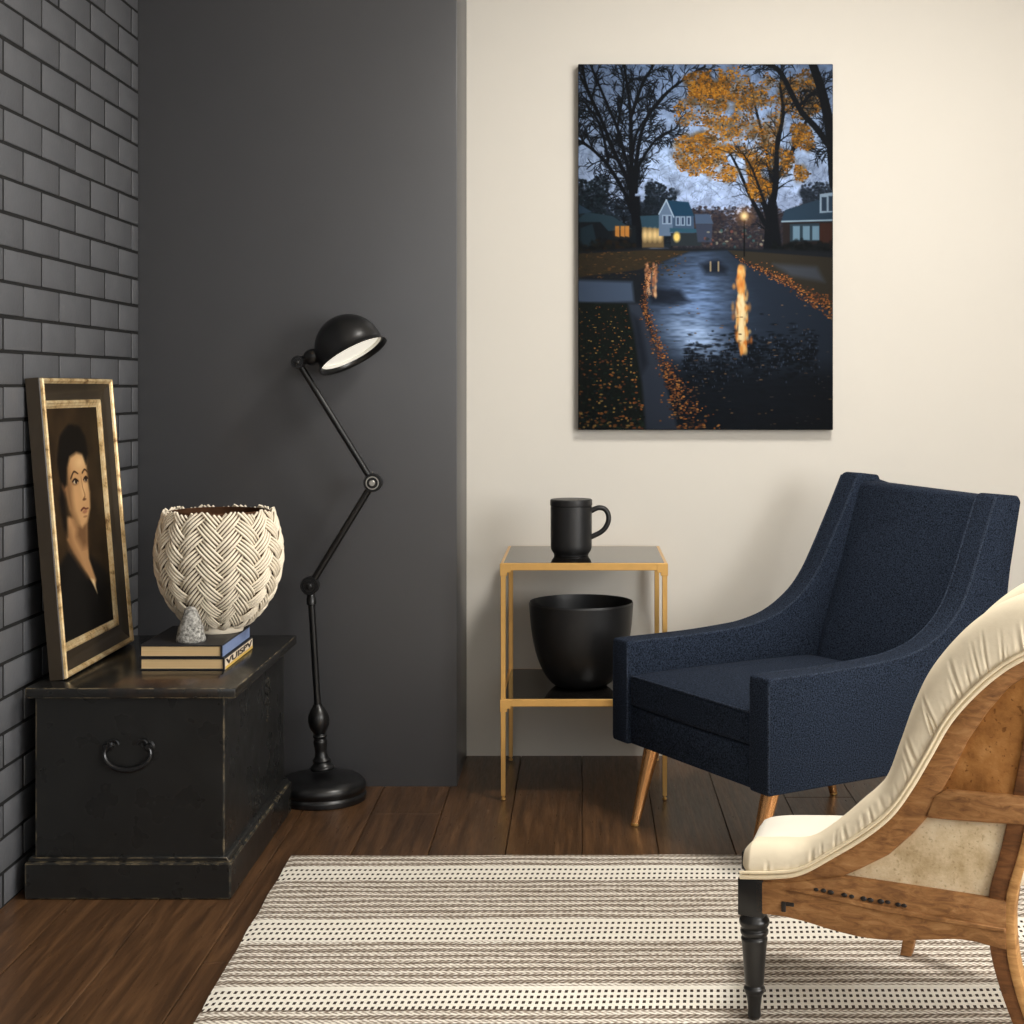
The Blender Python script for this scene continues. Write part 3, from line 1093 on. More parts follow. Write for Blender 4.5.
p.blob(99, 173, 3.8, 5.5, (250, 206, 110), 1, 1.6)
p.poly([(117, 150), (132, 150), (136, 160), (118, 160)], (70, 84, 106)); p.poly([(118, 160), (135, 160), (134, 178), (120, 178)], (56, 62, 78))
for k in range(46):
    p.blob(R.uniform(126, 186), R.uniform(166, 184), R.uniform(.8, 2.2), R.uniform(.8, 2), R.choice([(150, 140, 120), (60, 90, 90), (90, 80, 70), (40, 44, 48), (120, 70, 60)]), .8)
p.poly([(204, 158), (208, 146), (240, 136), (262, 136), (262, 158)], (42, 60, 76))
p.poly([(206, 158), (262, 157), (262, 188), (206, 188)], (38, 32, 32))
p.line((205, 157.5), (258, 156), 1.6, 1.6, (150, 168, 180))
p.poly([(213, 160), (243, 159), (243, 177), (213, 178)], (44, 58, 68))
for x0 in (216, 226, 235.5):
    p.poly([(x0, 162), (x0 + 7, 162), (x0 + 7, 176), (x0, 176)], (112, 138, 154))
p.poly([(243, 159), (258, 159), (258, 186), (243, 186)], (58, 34, 28))
p.poly([(243, 130), (258, 128), (258, 148), (243, 149)], (150, 166, 182)); p.poly([(245, 133), (250, 133), (250, 147), (245, 147)], (44, 58, 74)); p.poly([(252, 132), (257, 132), (257, 147), (252, 147)], (44, 58, 74))
mass(0, 60, 176, 192, [(14, 16, 18), (22, 24, 22), (34, 26, 20)], 140, 3.5)
mass(196, 262, 178, 198, [(10, 14, 16), (18, 22, 24)], 220, 4)
# ground
p.poly([(-4, 188), (60, 184), (112, 184), (160, 184), (262, 188), (262, 370), (-4, 370)], (26, 29, 34), 1, 1.5)
p.poly([(-4, 190), (70, 186), (112, 187), (84, 198), (60, 206), (-4, 214)], (54, 44, 32))
p.poly([(150, 186), (262, 194), (262, 250), (204, 214), (160, 194)], (50, 44, 36))
p.poly([(196, 200), (240, 203), (248, 218), (214, 212)], (72, 78, 90), .7, 3)
road = [(112, 188), (150, 186.5), (158, 194), (176, 204), (204, 217), (262, 252), (262, 370), (101, 370), (92, 338), (76, 275), (68, 238), (70, 210), (84, 198)]
p.poly(road, (34, 42, 54), 1, 1.2)
# road sheen
gr = np.clip(1 - (Yn - 188) / 105, 0, 1)
inroad = np.zeros_like(Yn)
pp = Paint(256, 366, 1.5); pp.poly(road, (1, 1, 1), 1, 1.5); inroad = pp.a[..., 0]
wv = p.vnoise(14, 2.2, 21) * .6 + p.vnoise(5, 1.4, 22) * .4
sky_ref = np.exp(-((p.X - (116 + (Yn - 190) * .02)) / (30 + (Yn - 190) * .16)) ** 2) * np.clip(1.1 - np.abs(Yn - 238) / 62, 0, 1)
m_ = inroad * np.clip(sky_ref * (.35 + .95 * wv), 0, 1) * .9
p.a = p.a * (1 - m_[..., None]) + np.array((124, 148, 190.)) * m_[..., None]
patch_ = inroad * np.exp(-(((p.X - 118) / 26) ** 2 + ((Yn - 274 - (p.X - 118) * .35) / 20) ** 2)) * (.25 + 1.0 * wv)
p.a = p.a * (1 - np.clip(patch_, 0, .9)[..., None]) + np.array((182, 202, 236.)) * np.clip(patch_, 0, .9)[..., None]
dk_ = inroad * np.clip((Yn - 292) / 26, 0, 1) * (.75 + .25 * wv)
p.a = p.a * (1 - dk_[..., None] * .75) + np.array((9, 12, 16.)) * dk_[..., None] * .75
# reflected tree edge
for k in range(900):
    x_ = R.uniform(106, 240); y_ = R.gauss(304, 11) - (8 if x_ > 150 else 0)
    p.blob(x_, y_ - R.uniform(0, 9), R.uniform(1, 4.5), R.uniform(.6, 1.8), (13, 17, 23), .7, 1)
    if k % 3 == 0:
        p.blob(x_ + R.uniform(-4, 4), y_ - R.uniform(0, 10), R.uniform(.4, 1.0), R.uniform(.6, 1.8), (86, 98, 122), .55, 1)
p.poly([(70, 232), (78, 224), (102, 226), (112, 238), (92, 242), (74, 240)], (18, 22, 30), .8, 3)
p.poly([(122, 200), (140, 196), (150, 204), (148, 210), (128, 210)], (22, 26, 34), .85, 3)
# lamp reflection
for k in range(260):
    y_ = R.uniform(204, 288)
    w_ = 4 + 6 * min(1, (y_ - 200) / 45) * (1 if y_ < 270 else (290 - y_) / 20)
    x_ = 163 + (y_ - 204) * .03 + R.gauss(0, w_ * .32)
    p.blob(x_, y_, R.uniform(.9, 2.2), R.uniform(2.5, 6), R.choice([(236, 150, 70), (252, 196, 120), (214, 116, 48)]), R.uniform(.4, .85), 1)
for k in range(90):
    y_ = R.uniform(232, 276)
    p.blob(164 + R.gauss(0, 2.0), y_, R.uniform(.9, 1.8), R.uniform(2, 6), (255, 226, 170), .5, 1)
for k in range(110):
    y_ = R.uniform(200, 232)
    p.blob(R.choice((70, 76)) + R.gauss(0, 1.4), y_, R.uniform(.7, 1.6), R.uniform(1.5, 4), R.choice([(206, 130, 84), (232, 178, 130), (160, 96, 66)]), .6, 1)
for x_ in (133, 141):
    for k in range(10):
        p.blob(x_, 198 + k, 1, 1, (220, 180, 130), .5)
# banks, curb and leaves
p.poly([(-4, 216), (54, 218), (56, 238), (-4, 240)], (74, 86, 106), 1, 2)
p.poly([(-4, 238), (50, 240), (58, 275), (66, 330), (68, 370), (-4, 370)], (20, 25, 22), 1, 1.5)
p.poly([(50, 240), (62, 240), (80, 290), (100, 366), (68, 368), (64, 320), (57, 272)], (50, 56, 68), 1, 2)
p.poly([(54, 250), (62, 256), (70, 300), (64, 310), (58, 280)], (22, 26, 34), .7, 3)
LC = [(164, 92, 44), (126, 68, 38), (190, 120, 60), (92, 52, 36), (60, 40, 32)]
for k in range(900):
    f_ = R.random()
    y_ = 196 + f_ * 172
    xc = float(np.interp(y_, [196, 210, 240, 275, 300, 340, 366], [84, 70, 66, 77, 88, 104, 118]))
    wd = float(np.interp(y_, [196, 240, 300, 366], [4, 4, 8, 20]))
    s_ = .5 + f_ * 1.0
    p.blob(xc + R.gauss(0, wd * .55), y_, s_ * R.uniform(.6, 1.5), s_ * R.uniform(.4, .9), R.choice(LC), R.uniform(.6, 1), 2)
for k in range(520):
    f_ = R.random() ** .8
    x_ = 158 + f_ * 100
    yc = float(np.interp(x_, [158, 176, 204, 258], [195, 204, 217, 250]))
    p.blob(x_, yc - 2 + R.gauss(0, 1.5 + f_ * 4), .6 + f_ * R.uniform(.2, 1.2), .4 + f_ * .6, R.choice(LC), R.uniform(.6, 1), 2)
for k in range(720):
    x_, y_ = R.uniform(0, 66), R.uniform(241, 366)
    if x_ > 48 + (y_ - 240) * .16:
        continue
    s_ = .6 + (y_ - 240) / 120
    p.blob(x_, y_, s_ * R.uniform(.6, 1.6), s_ * R.uniform(.4, 1.0), R.choice(LC[:4] + [(200, 150, 80), (30, 44, 34), (26, 36, 40), (38, 52, 38), (14, 18, 18), (14, 18, 18)]), R.uniform(.6, 1), 2)
for k in range(110):
    x_, y_ = R.uniform(70, 256), R.uniform(240, 366)
    if inroad[min(int(y_ * 1.5), p.ny - 1), min(int(x_ * 1.5), p.nx - 1)] > .5:
        p.blob(x_, y_, R.uniform(.8, 2.4), R.uniform(.4, .9), R.choice([(96, 70, 52), (140, 104, 72), (70, 62, 60)]), .7, 2)
for k in range(200):
    p.blob(R.uniform(0, 108), R.uniform(188, 214), R.uniform(.8, 2.4), R.uniform(.4, 1), R.choice([(110, 72, 40), (66, 52, 34), (40, 40, 32)]), .7, 2)
# street lamp
p.line((167, 156), (167, 192), 1.3, 1.5, (16, 16, 18))
p.blob(167, 152, 9, 9, (226, 140, 70), .45, .7)
p.blob(167, 152, 4.2, 4.2, (255, 214, 150), 1, 1)
# darkened dusk corners belong to the printed photograph
vg = np.clip(1.04 - .34 * ((p.X - 135) / 150) ** 2 - .30 * ((Yn - 160) / 210) ** 2, .3, 1.05)
p.a *= vg[..., None]
p.a *= np.array((.91, .96, 1.0))
p.mesh('printed_picture', 'printed_canvas', cp, ((.0015, -.0326, CH - .0015), (CW - .003, 0, 0), (0, 0, -(CH - .003))))

# ------------------------------------------------------------------ floor lamp (arms in one plane facing the room)
LD = 4.2
def lp(x, y, dy=0.0):
    return Vector(((x - 582) * LD / 1500, dy, 1.15 - (y - 388) * LD / 1500))
LX, LY = -.728, LD
fl = thing('floor_lamp', 'black jointed floor lamp with a domed shade standing before the dark wall', 'floor lamp', (LX, LY, 0))
OL = Vector((LX, 0, 0))
def L(x, y, dy=0.0):
    return lp(x, y, dy) - OL
MB().lathe(catmull([(.122, 0.0005), (.1235, .004), (.1235, .016), (.119, .022), (.121, .027), (.1235, .036), (.121, .047), (.113, .055), (.108, .058)], 40) +
           [(.106, .0595), (.06, .067), (.03, .069), (.0005, .0695)], 64).build('base', 'black_metal', fl)
z0 = .067
def along(p0, p1):
    d = (p1 - p0)
    q = Vector((0, 0, 1)).rotation_difference(d.normalized())
    return Matrix.Translation(p0) @ q.to_matrix().to_4x4(), d.length
mt, ln_ = along(L(322.5, 769), L(317.6, 706))
s = .0028
colp = [(.0, 0), (.033, 0), (.034, .006), (.028, .012), (.024, .02), (.026, .026), (.020, .034), (.0165, .05), (.0185, .066), (.0195, .078), (.016, .086), (.0195, .09), (.0195, .095), (.0155, .099),
        (.0185, .104), (.0265, .118), (.0295, .135), (.0275, .153), (.0205, .168), (.0145, .1765), (.0125, .182)]
MB().lathe(catmull(colp[1:], 90), 36, mt).build('turned_column', 'black_metal', fl)
m = MB().tube([L(317.8, 708), L(310.8, 592)], .0098, 18)
mt, ln_ = along(L(311.6, 605), L(310.9, 594))
m.lathe([(.0098, 0), (.0135, .002), (.0135, .02), (.011, .024), (.011, .034)], 20, mt)
m.build('pole', 'black_metal', fl)
mt = Matrix.Rotation(PI / 2, 4, 'X')
def joint(x, y, r):
    m = MB()
    T = Matrix.Translation(L(x, y)) @ mt
    m.lathe([(.0, -.018), (r * .8, -.018), (r, -.015), (r, .015), (r * .93, .0185), (r * .80, .0185), (r * .76, .0165), (r * .62, .0165), (r * .58, .0195), (r * .40, .0195), (r * .34, .023), (r * .15, .0245), (.0003, .0245)], 32, T)
    return m.build('joint', 'black_metal', fl)
J1, J2, J3 = (310.2, 585.5), (373.2, 482.6), (298.3, 362.3)
jo = joint(*J1, .0255)
j2 = joint(*J2, .0255)
MB().lathe([(.0, .018), (.0085, .018), (.0085, .0262), (.0070, .0275), (.0003, .0275)], 24, Matrix.Translation(L(*J2)) @ mt).build('joint_cap', 'steel', j2)
MB().lathe([(.0155, .018), (.0155, .0200), (.0185, .0200), (.0185, .018)], 32, Matrix.Translation(L(*J2)) @ mt, close=False).build('joint_ring', 'steel', j2)
joint(*J3, .0185)
MB().tube([L(*J1), L(*J2)], .0098, 16).build('lower_arm', 'black_metal', fl)
MB().tube([L(*J2), L(*J3)], .0092, 16).build('upper_arm', 'black_metal', fl)
# socket and knuckle behind the dome
m = MB()
mt2, ln_ = along(L(*J3), L(322, 353))
m.lathe([(.010, 0), (.0125, .004), (.0125, .02), (.019, .026), (.022, .036), (.022, .05), (.0195, .056), (.0195, .066)], 24, mt2)
m.build('socket', 'black_metal', fl)
# dome: axis points down to the right and a little towards the room
ax = Vector((.478, -.165, -.852)).normalized()
rim_c = L(353.2, 356.0)
q = Vector((0, 0, -1)).rotation_difference(ax).to_matrix().to_4x4()
T = Matrix.Translation(rim_c) @ q
Rr = .0955
dome = [(.104, -.0015), (.1035, .0015), (.0985, .006)]
dome += [(Rr, .016), (Rr, .026)]
for k in range(1, 15):
    a = k / 14 * PI / 2
    dome.append((max(.0004, Rr * math.cos(a)), .026 + Rr * math.sin(a)))
inn = [(max(.0004, r - .0022) if r > .01 else .0004, z - .0022 if k > 4 else z) for k, (r, z) in enumerate(dome)][::-1]
inn = [(r, z) for r, z in inn if z > .006] + [(.0965, .004), (.1015, -.0008), (.104, -.0015)]
sh = MB().lathe(dome + inn, 64, T, close=False).build('lamp_shade', 'black_metal', fl)
refl = [(.0925, .012), (.0918, .024)]
for k in range(1, 11):
    a = k / 10 * PI / 2
    refl.append((max(.0004, .0915 * math.cos(a)), .024 + .0915 * math.sin(a)))
MB().lathe(refl, 48, T, close=False).build('reflector', 'lamp_white', fl)['label'] = 'white inside of the shade'
MB().lathe([(.0004, .018), (.05, .0185), (.0905, .0215), (.0905, .024), (.0004, .024)], 48, T).build('diffuser', 'lamp_glow', fl)['label'] = 'white glass diffuser'

# ------------------------------------------------------------------ side table
TX0, TX1, TY0, TY1 = -.2275, .2385, 4.178, 4.636
st_ = thing('side_table', 'slim gold side table with two dark glass shelves against the cream wall', 'table', ((TX0 + TX1) / 2, (TY0 + TY1) / 2, 0))
OT = Vector(((TX0 + TX1) / 2, (TY0 + TY1) / 2, 0))
hw, hd_ = (TX1 - TX0) / 2, (TY1 - TY0) / 2
TZ, SZ, lw = .662, .2826, .0155
def tframe(name, z1, h):
    m = MB()
    b = .0012
    m.box(-hw, hw, -hd_, -hd_ + lw, z1 - h, z1, b, 1)
    m.box(-hw, hw, hd_ - lw, hd_, z1 - h, z1, b, 1)
    m.box(-hw, -hw + lw, -hd_ + lw, hd_ - lw, z1 - h, z1, b, 1)
    m.box(hw - lw, hw, -hd_ + lw, hd_ - lw, z1 - h, z1, b, 1)
    o_ = m.build(name, 'gold', st_)
    for sx in (-1, 1):
        for sy in (-1, 1):
            m = MB()
            x0, x1 = sorted((sx * (hw + .0012), sx * (hw - .030)))
            x2, x3 = sorted((sx * (hw + .0012), sx * (hw - .019)))
            y0, y1 = sorted((sy * (hd_ + .0012), sy * (hd_ - .019)))
            m.box(x0, x1, y0, y1, z1 - h - .006, z1 - .0015, .001, 1)
            m.box(x2, x3, y0, y1, z1 - h - .015, z1 - h - .004, .001, 1)
            m.build('corner_bracket', 'gold', o_)
    return o_
tframe('top_frame', TZ, .0205)
tframe('shelf_frame', SZ, .0205)
for nm, z in (('tabletop', TZ), ('shelf', SZ)):
    MB().box(-hw + lw * .55, hw - lw * .55, -hd_ + lw * .55, hd_ - lw * .55, z - .0075, z + .0004, .0008, 1).build(nm, 'smoked_glass', st_)
for sx in (-1, 1):
    for sy in (-1, 1):
        m = MB()
        a = lw / 2
        cx_, cy_ = sx * (hw - a), sy * (hd_ - a)
        def taper(co, cx_=cx_, cy_=cy_):
            f_ = .82 if co.z < SZ - .03 else .92
            return (cx_ + (co.x - cx_) * f_, cy_ + (co.y - cy_) * f_, co.z)
        m.box(cx_ - a, cx_ + a, cy_ - a, cy_ + a, .013, SZ - .018, .0012, 1, warp=taper)
        m.box(cx_ - a, cx_ + a, cy_ - a, cy_ + a, SZ - .002, TZ - .018, .0012, 1, warp=taper)
        lg = m.build('leg', 'gold', st_)
        MB().lathe([(.0045, .0005), (.0068, .002), (.0068, .006), (.004, .008), (.004, .011), (.0062, .0125), (.0062, .0145)], 16, Matrix.Translation((cx_, cy_, 0))).build('foot', 'gold', lg)

# mug with its lid
mg = thing('lidded_mug', 'tall black ceramic mug with a lid standing on the glass tabletop', 'mug', (-.0315, 4.372, TZ + .0008))
MB().lathe([(.0, .0), (.049, 0), (.0505, .001), (.0508, .005), (.0525, .0075), (.0565, .0125), (.0592, .020), (.0600, .03), (.0602, .06), (.0604, .142)], 64).build('body', 'black_ceramic', mg)
MB().lathe([(.0, .1425), (.0592, .1425), (.0592, .1442), (.0612, .1450), (.0616, .147), (.0612, .161), (.0590, .1635), (.05, .1638), (.0005, .1638)], 64).build('lid', 'black_ceramic', mg)
hp = catmull([(.056, 0, .128), (.078, 0, .138), (.098, 0, .134), (.1085, 0, .116), (.106, 0, .092), (.090, 0, .070), (.056, 0, .052)], 34)
MB().tube(hp, .0075, 14, sx=1.35).build('handle', 'black_ceramic', mg)

# big bowl on the lower shelf
bz = .242
bp = [(.0, 0), (.062, 0), (.074, .003), (.088, .012), (.108, .038), (.125, .075), (.138, .12), (.147, .175), (.1515, .23), (.1522, .240), (.1508, bz), (.149, .240), (.144, .176), (.135, .122), (.122, .079), (.104, .043), (.082, .02), (.05, .012), (.0005, .011)]
bw = MB().lathe(catmull(bp[1:], 120), 80).build('deep_bowl', 'black_ceramic')
bw.location = (-.0025, 4.372, SZ + .0008)
tag(bw, 'large deep black bowl standing on the lower shelf of the gold side table', 'bowl')

# ------------------------------------------------------------------ navy armchair
aw = .68
AC = Vector((.432, 3.478, 0)) + Vector((-.515, .857, 0)) * aw     # front left corner (local origin)
ac = thing('armchair', 'navy blue tweed armchair with sloping arms and tapered gold legs', 'armchair', AC, -math.radians(59))
T_ = .074
top_edge = [(0.0, .474), (.10, .474), (.236, .4755), (.35, .481), (.43, .489), (.5146, .513), (.5867, .559), (.632, .612), (.668, .682), (.705, .765), (.7525, .868)]
te = catmull(top_edge, 42)
side_poly = [(0, .2)] + te + [(.765, .873), (.835, .866), (.845, .85), (.80, .675), (.745, .36), (.715, .2)]
def wing_warp(sgn):
    def f(co):
        k = max(0, co.z - .46)
        return (co.x + sgn * k * .085, co.y + k * .06, co.z + (k * .05 + max(0, co.z - .78) * .10 if sgn > 0 else 0))
    return f
MB().prism(side_poly, 0, T_, 'x', .010, 3, warp=wing_warp(1)).build('side_panel', 'navy_tweed', ac)
MB().prism(side_poly, aw - T_, aw, 'x', .010, 3, warp=wing_warp(-1)).build('side_panel', 'navy_tweed', ac)
for x_, sg in ((.0035, 1), (T_ - .0035, 1), (aw - .0035, -1), (aw - T_ + .0035, -1)):
    w_ = wing_warp(sg)
    pts = [w_(Vector((x_, v_ + (.0035 if i == 0 else 0), z_ - .003))) for i, (v_, z_) in enumerate(te)]
    pts = [w_(Vector((x_, .0035, .21))), w_(Vector((x_, .0035, .33))), w_(Vector((x_, .0035, .455)))] + pts[1:]
    MB().tube(pts, .0034, 8).build('piping', 'navy_piping', ac)
# back shell
back_poly = [(.62, .21), (.655, .40), (.70, .58), (.765, .860), (.778, .868), (.832, .866), (.84, .856), (.797, .675), (.742, .36), (.712, .21)]
def back_warp(co):
    k = max(0, co.z - .46)
    f_ = (co.x - aw / 2) / (aw / 2)
    zz = co.z
    if co.z > .8:
        zz = co.z - .017 * (1 - f_ * f_)
    return (co.x - f_ * k * .085, co.y + k * .06, zz + k * .025 * (1 - f_))
bb = MB()
for i in range(8):
    pass
m = MB().prism(back_poly, T_ - .004, aw - T_ + .004, 'x', .006, 2, warp=back_warp)
m.build('back_shell', 'navy_tweed', ac)
# back cushion: crowned slab following the slope
nu, nv_ = 34, 34
vs, fs = [], []
for face in (0, 1):
    for j in range(nv_ + 1):
        tv = j / nv_
        for i in range(nu + 1):
            tu = i / nu
            z_ = .335 + (.862 - .335) * tv
            vb_ = .608 + (.772 - .608) * tv ** 1.05
            xk = max(0, z_ - .46) * .085
            x_ = T_ + .006 + xk + (aw - 2 * T_ - .012 - 2 * xk) * tu
            edge_ = (1 - (2 * tu - 1) ** 8) * (1 - (2 * tv - 1) ** 10)
            bul = .020 * math.sqrt(max(0, edge_)) + .012 * math.sin(PI * tu) * math.sin(PI * tv)
            zz = z_ - (.017 * (1 - (2 * tu - 1) ** 2) * tv ** 8) + max(0, z_ - .46) * .05 * (1 - tu)
            vs.append((x_, (vb_ + .03 - bul if face == 0 else vb_ + .06) + max(0, z_ - .46) * .06, zz))
NF = (nu + 1) * (nv_ + 1)
for j in range(nv_):
    for i in range(nu):
        a = j * (nu + 1) + i
        fs.append((a, a + 1, a + nu + 2, a + nu + 1))
        fs.append((NF + a, NF + a + nu + 1, NF + a + nu + 2, NF + a + 1))
rim_ = [i for i in range(nu + 1)] + [j * (nu + 1) + nu for j in range(1, nv_ + 1)] + [nv_ * (nu + 1) + i for i in range(nu - 1, -1, -1)] + [j * (nu + 1) for j in range(nv_ - 1, 0, -1)]
for a, b in zip(rim_, rim_[1:] + rim_[:1]):
    fs.append((a, b, NF + b, NF + a))
MB().add(vs, fs).build('back_cushion', 'navy_tweed', ac, smooth=50)
# seat rail and cushion
MB().box(T_ - .003, aw - T_ + .003, .012, .70, .2, .302, .006, 2).build('seat_rail', 'navy_tweed', ac)
b = bmesh.new()
bmesh.ops.create_cube(b, size=1)
cxm, cym, czm = aw / 2, .316, .344
bmesh.ops.scale(b, vec=(aw - 2 * T_ - .006, .62, .082), verts=b.verts)
bmesh.ops.translate(b, vec=(cxm, cym, czm), verts=b.verts)
bmesh.ops.bevel(b, geom=b.edges[:], offset=.012, segments=3, profile=.5, affect='EDGES')
bmesh.ops.subdivide_edges(b, edges=[e_ for e_ in b.edges if e_.calc_length() > .05], cuts=14, use_grid_fill=True)
for w in b.verts:
    fx, fy = (w.co.x - cxm) / ((aw - 2 * T_) / 2), (w.co.y - cym) / .31
    if w.co.z > czm + .02:
        w.co.z += .022 * max(0, 1 - fx ** 4) * max(0, 1 - fy ** 4)
    if fy < -.9:
        w.co.y -= .006 * max(0, 1 - fx * fx)
m = MB().bm(b)
cu = m.build('seat_cushion', 'navy_tweed', ac, smooth=50)
xa, xb = T_ + .006, aw - T_ - .006
MB().tube([(xa + (xb - xa) * k / 20, .0095 - .006 * (1 - (2 * k / 20 - 1) ** 2), .3825 + .002 * math.sin(PI * k / 20)) for k in range(21)], .0034, 8).build('piping', 'navy_piping', cu)
# legs
for (xt, yt, xb_, yb_) in ((.125, .05, .132, -.012), (aw - .05, .05, aw - .04, -.02), (.145, .60, .165, .635), (aw - .145, .60, aw - .165, .635)):
    m = MB()
    d = Vector((xb_ - xt, yb_ - yt, -.205))
    pts = [Vector((xt, yt, .21)) + d * k / 5 for k in range(6)]
    zf = .0092 if xb_ == aw - .04 else 0.0
    pts[-1].z = .005 + zf
    m.tube(pts, [.0225, .0205, .018, .0158, .0136, .0112], 20)
    lg = m.build('leg', 'rose_gold', ac)
    MB().lathe([(.004, .0003), (.0095, .0003), (.0112, .002), (.0112, .008), (.0095, .010)], 16, Matrix.Translation((pts[-1].x, pts[-1].y, zf))).build('foot_cap', 'gold', lg)

# ------------------------------------------------------------------ stripped antique chair
AO = Vector((.31, 2.69, 0))
ang = math.atan2(-.383, .924)
tc = thing('antique_chair', 'stripped antique tub chair with cream padded arm and bare brown wood frame', 'chair', AO, ang)
ZR = .0094      # top of the rug: the chair stands on it
# local frame: x = s along the near side towards the back, y = w away from the camera, z up
Uc = [(-0.026, 0.327), (0.03, 0.334), (0.088, 0.342), (0.136, 0.375), (0.186, 0.422), (0.228, 0.466), (0.254, 0.533), (0.278, 0.602), (0.308, 0.665), (0.357, 0.728), (0.407, 0.772), (0.454, 0.798), (0.499, 0.815), (0.545, 0.826)]
Lc = [(-0.026, 0.27), (0.032, 0.277), (0.083, 0.29), (0.14, 0.326), (0.2, 0.369), (0.245, 0.411), (0.279, 0.461), (0.31, 0.517), (0.344, 0.579), (0.385, 0.63), (0.427, 0.67), (0.465, 0.696), (0.507, 0.716), (0.548, 0.731)]
NP = 300
near_U, near_L = catmull(Uc, NP), catmull(Lc, NP)
# stations: (lower point, upper point, outward direction, half thickness)
stat = []
for k in range(NP):
    f_ = k / (NP - 1)
    stat.append((Vector((near_L[k][0], .012, near_L[k][1])), Vector((near_U[k][0], .03, near_U[k][1])), Vector((0, -1, 0))))
NB = 120
S0, S1 = near_L[-1], near_U[-1]
wb = .40
for k in range(1, NB):
    a = k / NB * PI
    bow = math.sin(a) * .055
    w_ = .012 + (wb - .012) * (1 - math.cos(a)) / 2
    rise = .018 * math.sin(a)
    out = Vector((math.sin(a), -math.cos(a), 0))
    stat.append((Vector((S0[0] + bow, w_, S0[1] + rise)), Vector((S1[0] + bow, w_ + .018 * math.cos(a), S1[1] + rise)), out))
NQ = 150
for k in range(NQ):
    f_ = 1 - k / (NQ - 1)
    kk = int(f_ * (NP - 1))
    sx = near_L[kk][0]
    f2 = max(0, min(1, (sx - .02) / .5))
    zz = -.06 * (1 - f2) * 1.0
    wv_ = wb - .06 * (1 - f2)
    stat.append((Vector((near_L[kk][0] - .03 * (1 - f2), wv_, near_L[kk][1] + zz)), Vector((near_U[kk][0] - .03 * (1 - f2), wv_ - .018, near_U[kk][1] + zz)), Vector((0, 1, 0))))
dist_ = [0.0]
for i in range(1, len(stat)):
    dist_.append(dist_[-1] + ((stat[i][0] + stat[i][1]) / 2 - (stat[i - 1][0] + stat[i - 1][1]) / 2).length)
pleats = []
dd = .05
while dd < dist_[-1]:
    pleats.append((dd, random.uniform(.0012, .0036), random.uniform(.0022, .0042), random.uniform(.3, .95), random.uniform(-.012, .012)))
    dd += random.uniform(.012, .034)
SEG = 40
vs, fs = [], []
for i, (lo_, up_, out) in enumerate(stat):
    c_ = (lo_ + up_) / 2
    e1 = (up_ - lo_) / 2
    k_end = min(1, dist_[i] / .02 + .25, (dist_[-1] - dist_[i]) / .02 + .25)
    for k in range(SEG):
        a = 2 * PI * k / SEG
        ca, sa = math.cos(a), math.sin(a)
        # squarish, thicker inwards
        ee = .78
        p_ = math.copysign(abs(ca) ** ee, ca)
        q_ = math.copysign(abs(sa) ** ee, sa)
        hw_ = .030 if q_ > 0 else .052
        d_ = 0
        if q_ > 0:
            lowness = (1 - p_) / 2
            for (pd, am, wd, rch, sl_) in pleats:
                z_ = dist_[i] - pd - sl_ * (1 - lowness)
                if abs(z_) < 4 * wd:
                    d_ -= am * math.exp(-(z_ / wd) ** 2) * max(0, min(1, (lowness - (1 - rch)) / .35)) * q_
                    d_ += .5 * am * math.exp(-((abs(z_) - 1.9 * wd) / wd) ** 2) * max(0, min(1, (lowness - (1 - rch)) / .35)) * q_
        wsh = .012 * 0
        vs.append(c_ + e1 * p_ * (k_end ** .5) + out * (q_ * hw_ * (k_end ** .5) - .008 + d_))
ns_ = len(stat)
for i in range(ns_ - 1):
    for k in range(SEG):
        k2 = (k + 1) % SEG
        fs.append((i * SEG + k, i * SEG + k2, (i + 1) * SEG + k2, (i + 1) * SEG + k))
fs.append(tuple(range(SEG)))
fs.append(tuple((ns_ - 1) * SEG + k for k in range(SEG))[::-1])
pad = MB().add(vs, fs).build('arm_pad', 'pad_cotton', tc, smooth=60)
# twin piping along the lower edge
for off, r_ in ((.0045, .0042), (.0135, .003)):
    pts = []
    for i in range(0, ns_, 3):
        lo_, up_, out = stat[i]
        pts.append(lo_ + (up_ - lo_).normalized() * (off - .003) + out * (.017 if off < .01 else .0215))
    MB().tube(pts, r_, 8).build('piping', 'pad_piping', pad)
# seat pad
def seat_pt(a, b):
    # a along the near side 0..1, b across 0..1
    n0, n1 = Vector((-.022, .022, 0)), Vector((.43, .055, 0))
    f0, f1 = Vector((-.075, .30, 0)), Vector((.40, .38, 0))
    return (n0 * (1 - a) + n1 * a) * (1 - b) + (f0 * (1 - a) + f1 * a) * b
na, nb_ = 40, 36
vs, fs = [], []
for a in range(na + 1):
    for b_ in range(nb_ + 1):
        fa, fb = a / na, b_ / nb_
        q_ = seat_pt(fa, fb)
        ed = (1 - (2 * fa - 1) ** 10) * (1 - (2 * fb - 1) ** 8)
        z_ = .306 - .03 * fb + .03 * math.sqrt(max(0, ed)) + .022 * math.sin(PI * min(1, fa * 1.1) * .9) * math.sin(PI * fb)
        vs.append((q_.x, q_.y, z_))
for a in range(na + 1):
    for b_ in range(nb_ + 1):
        q_ = seat_pt(a / na, b_ / nb_)
        vs.append((q_.x, q_.y, .262))
NS = (na + 1) * (nb_ + 1)
for a in range(na):
    for b_ in range(nb_):
        i = a * (nb_ + 1) + b_
        fs.append((i, i + 1, i + nb_ + 2, i + nb_ + 1))
        fs.append((NS + i, NS + i + nb_ + 1, NS + i + nb_ + 2, NS + i + 1))
rim_ = [b_ for b_ in range(nb_ + 1)] + [a * (nb_ + 1) + nb_ for a in range(1, na + 1)] + [na * (nb_ + 1) + b_ for b_ in range(nb_ - 1, -1, -1)] + [a * (nb_ + 1) for a in range(na - 1, 0, -1)]
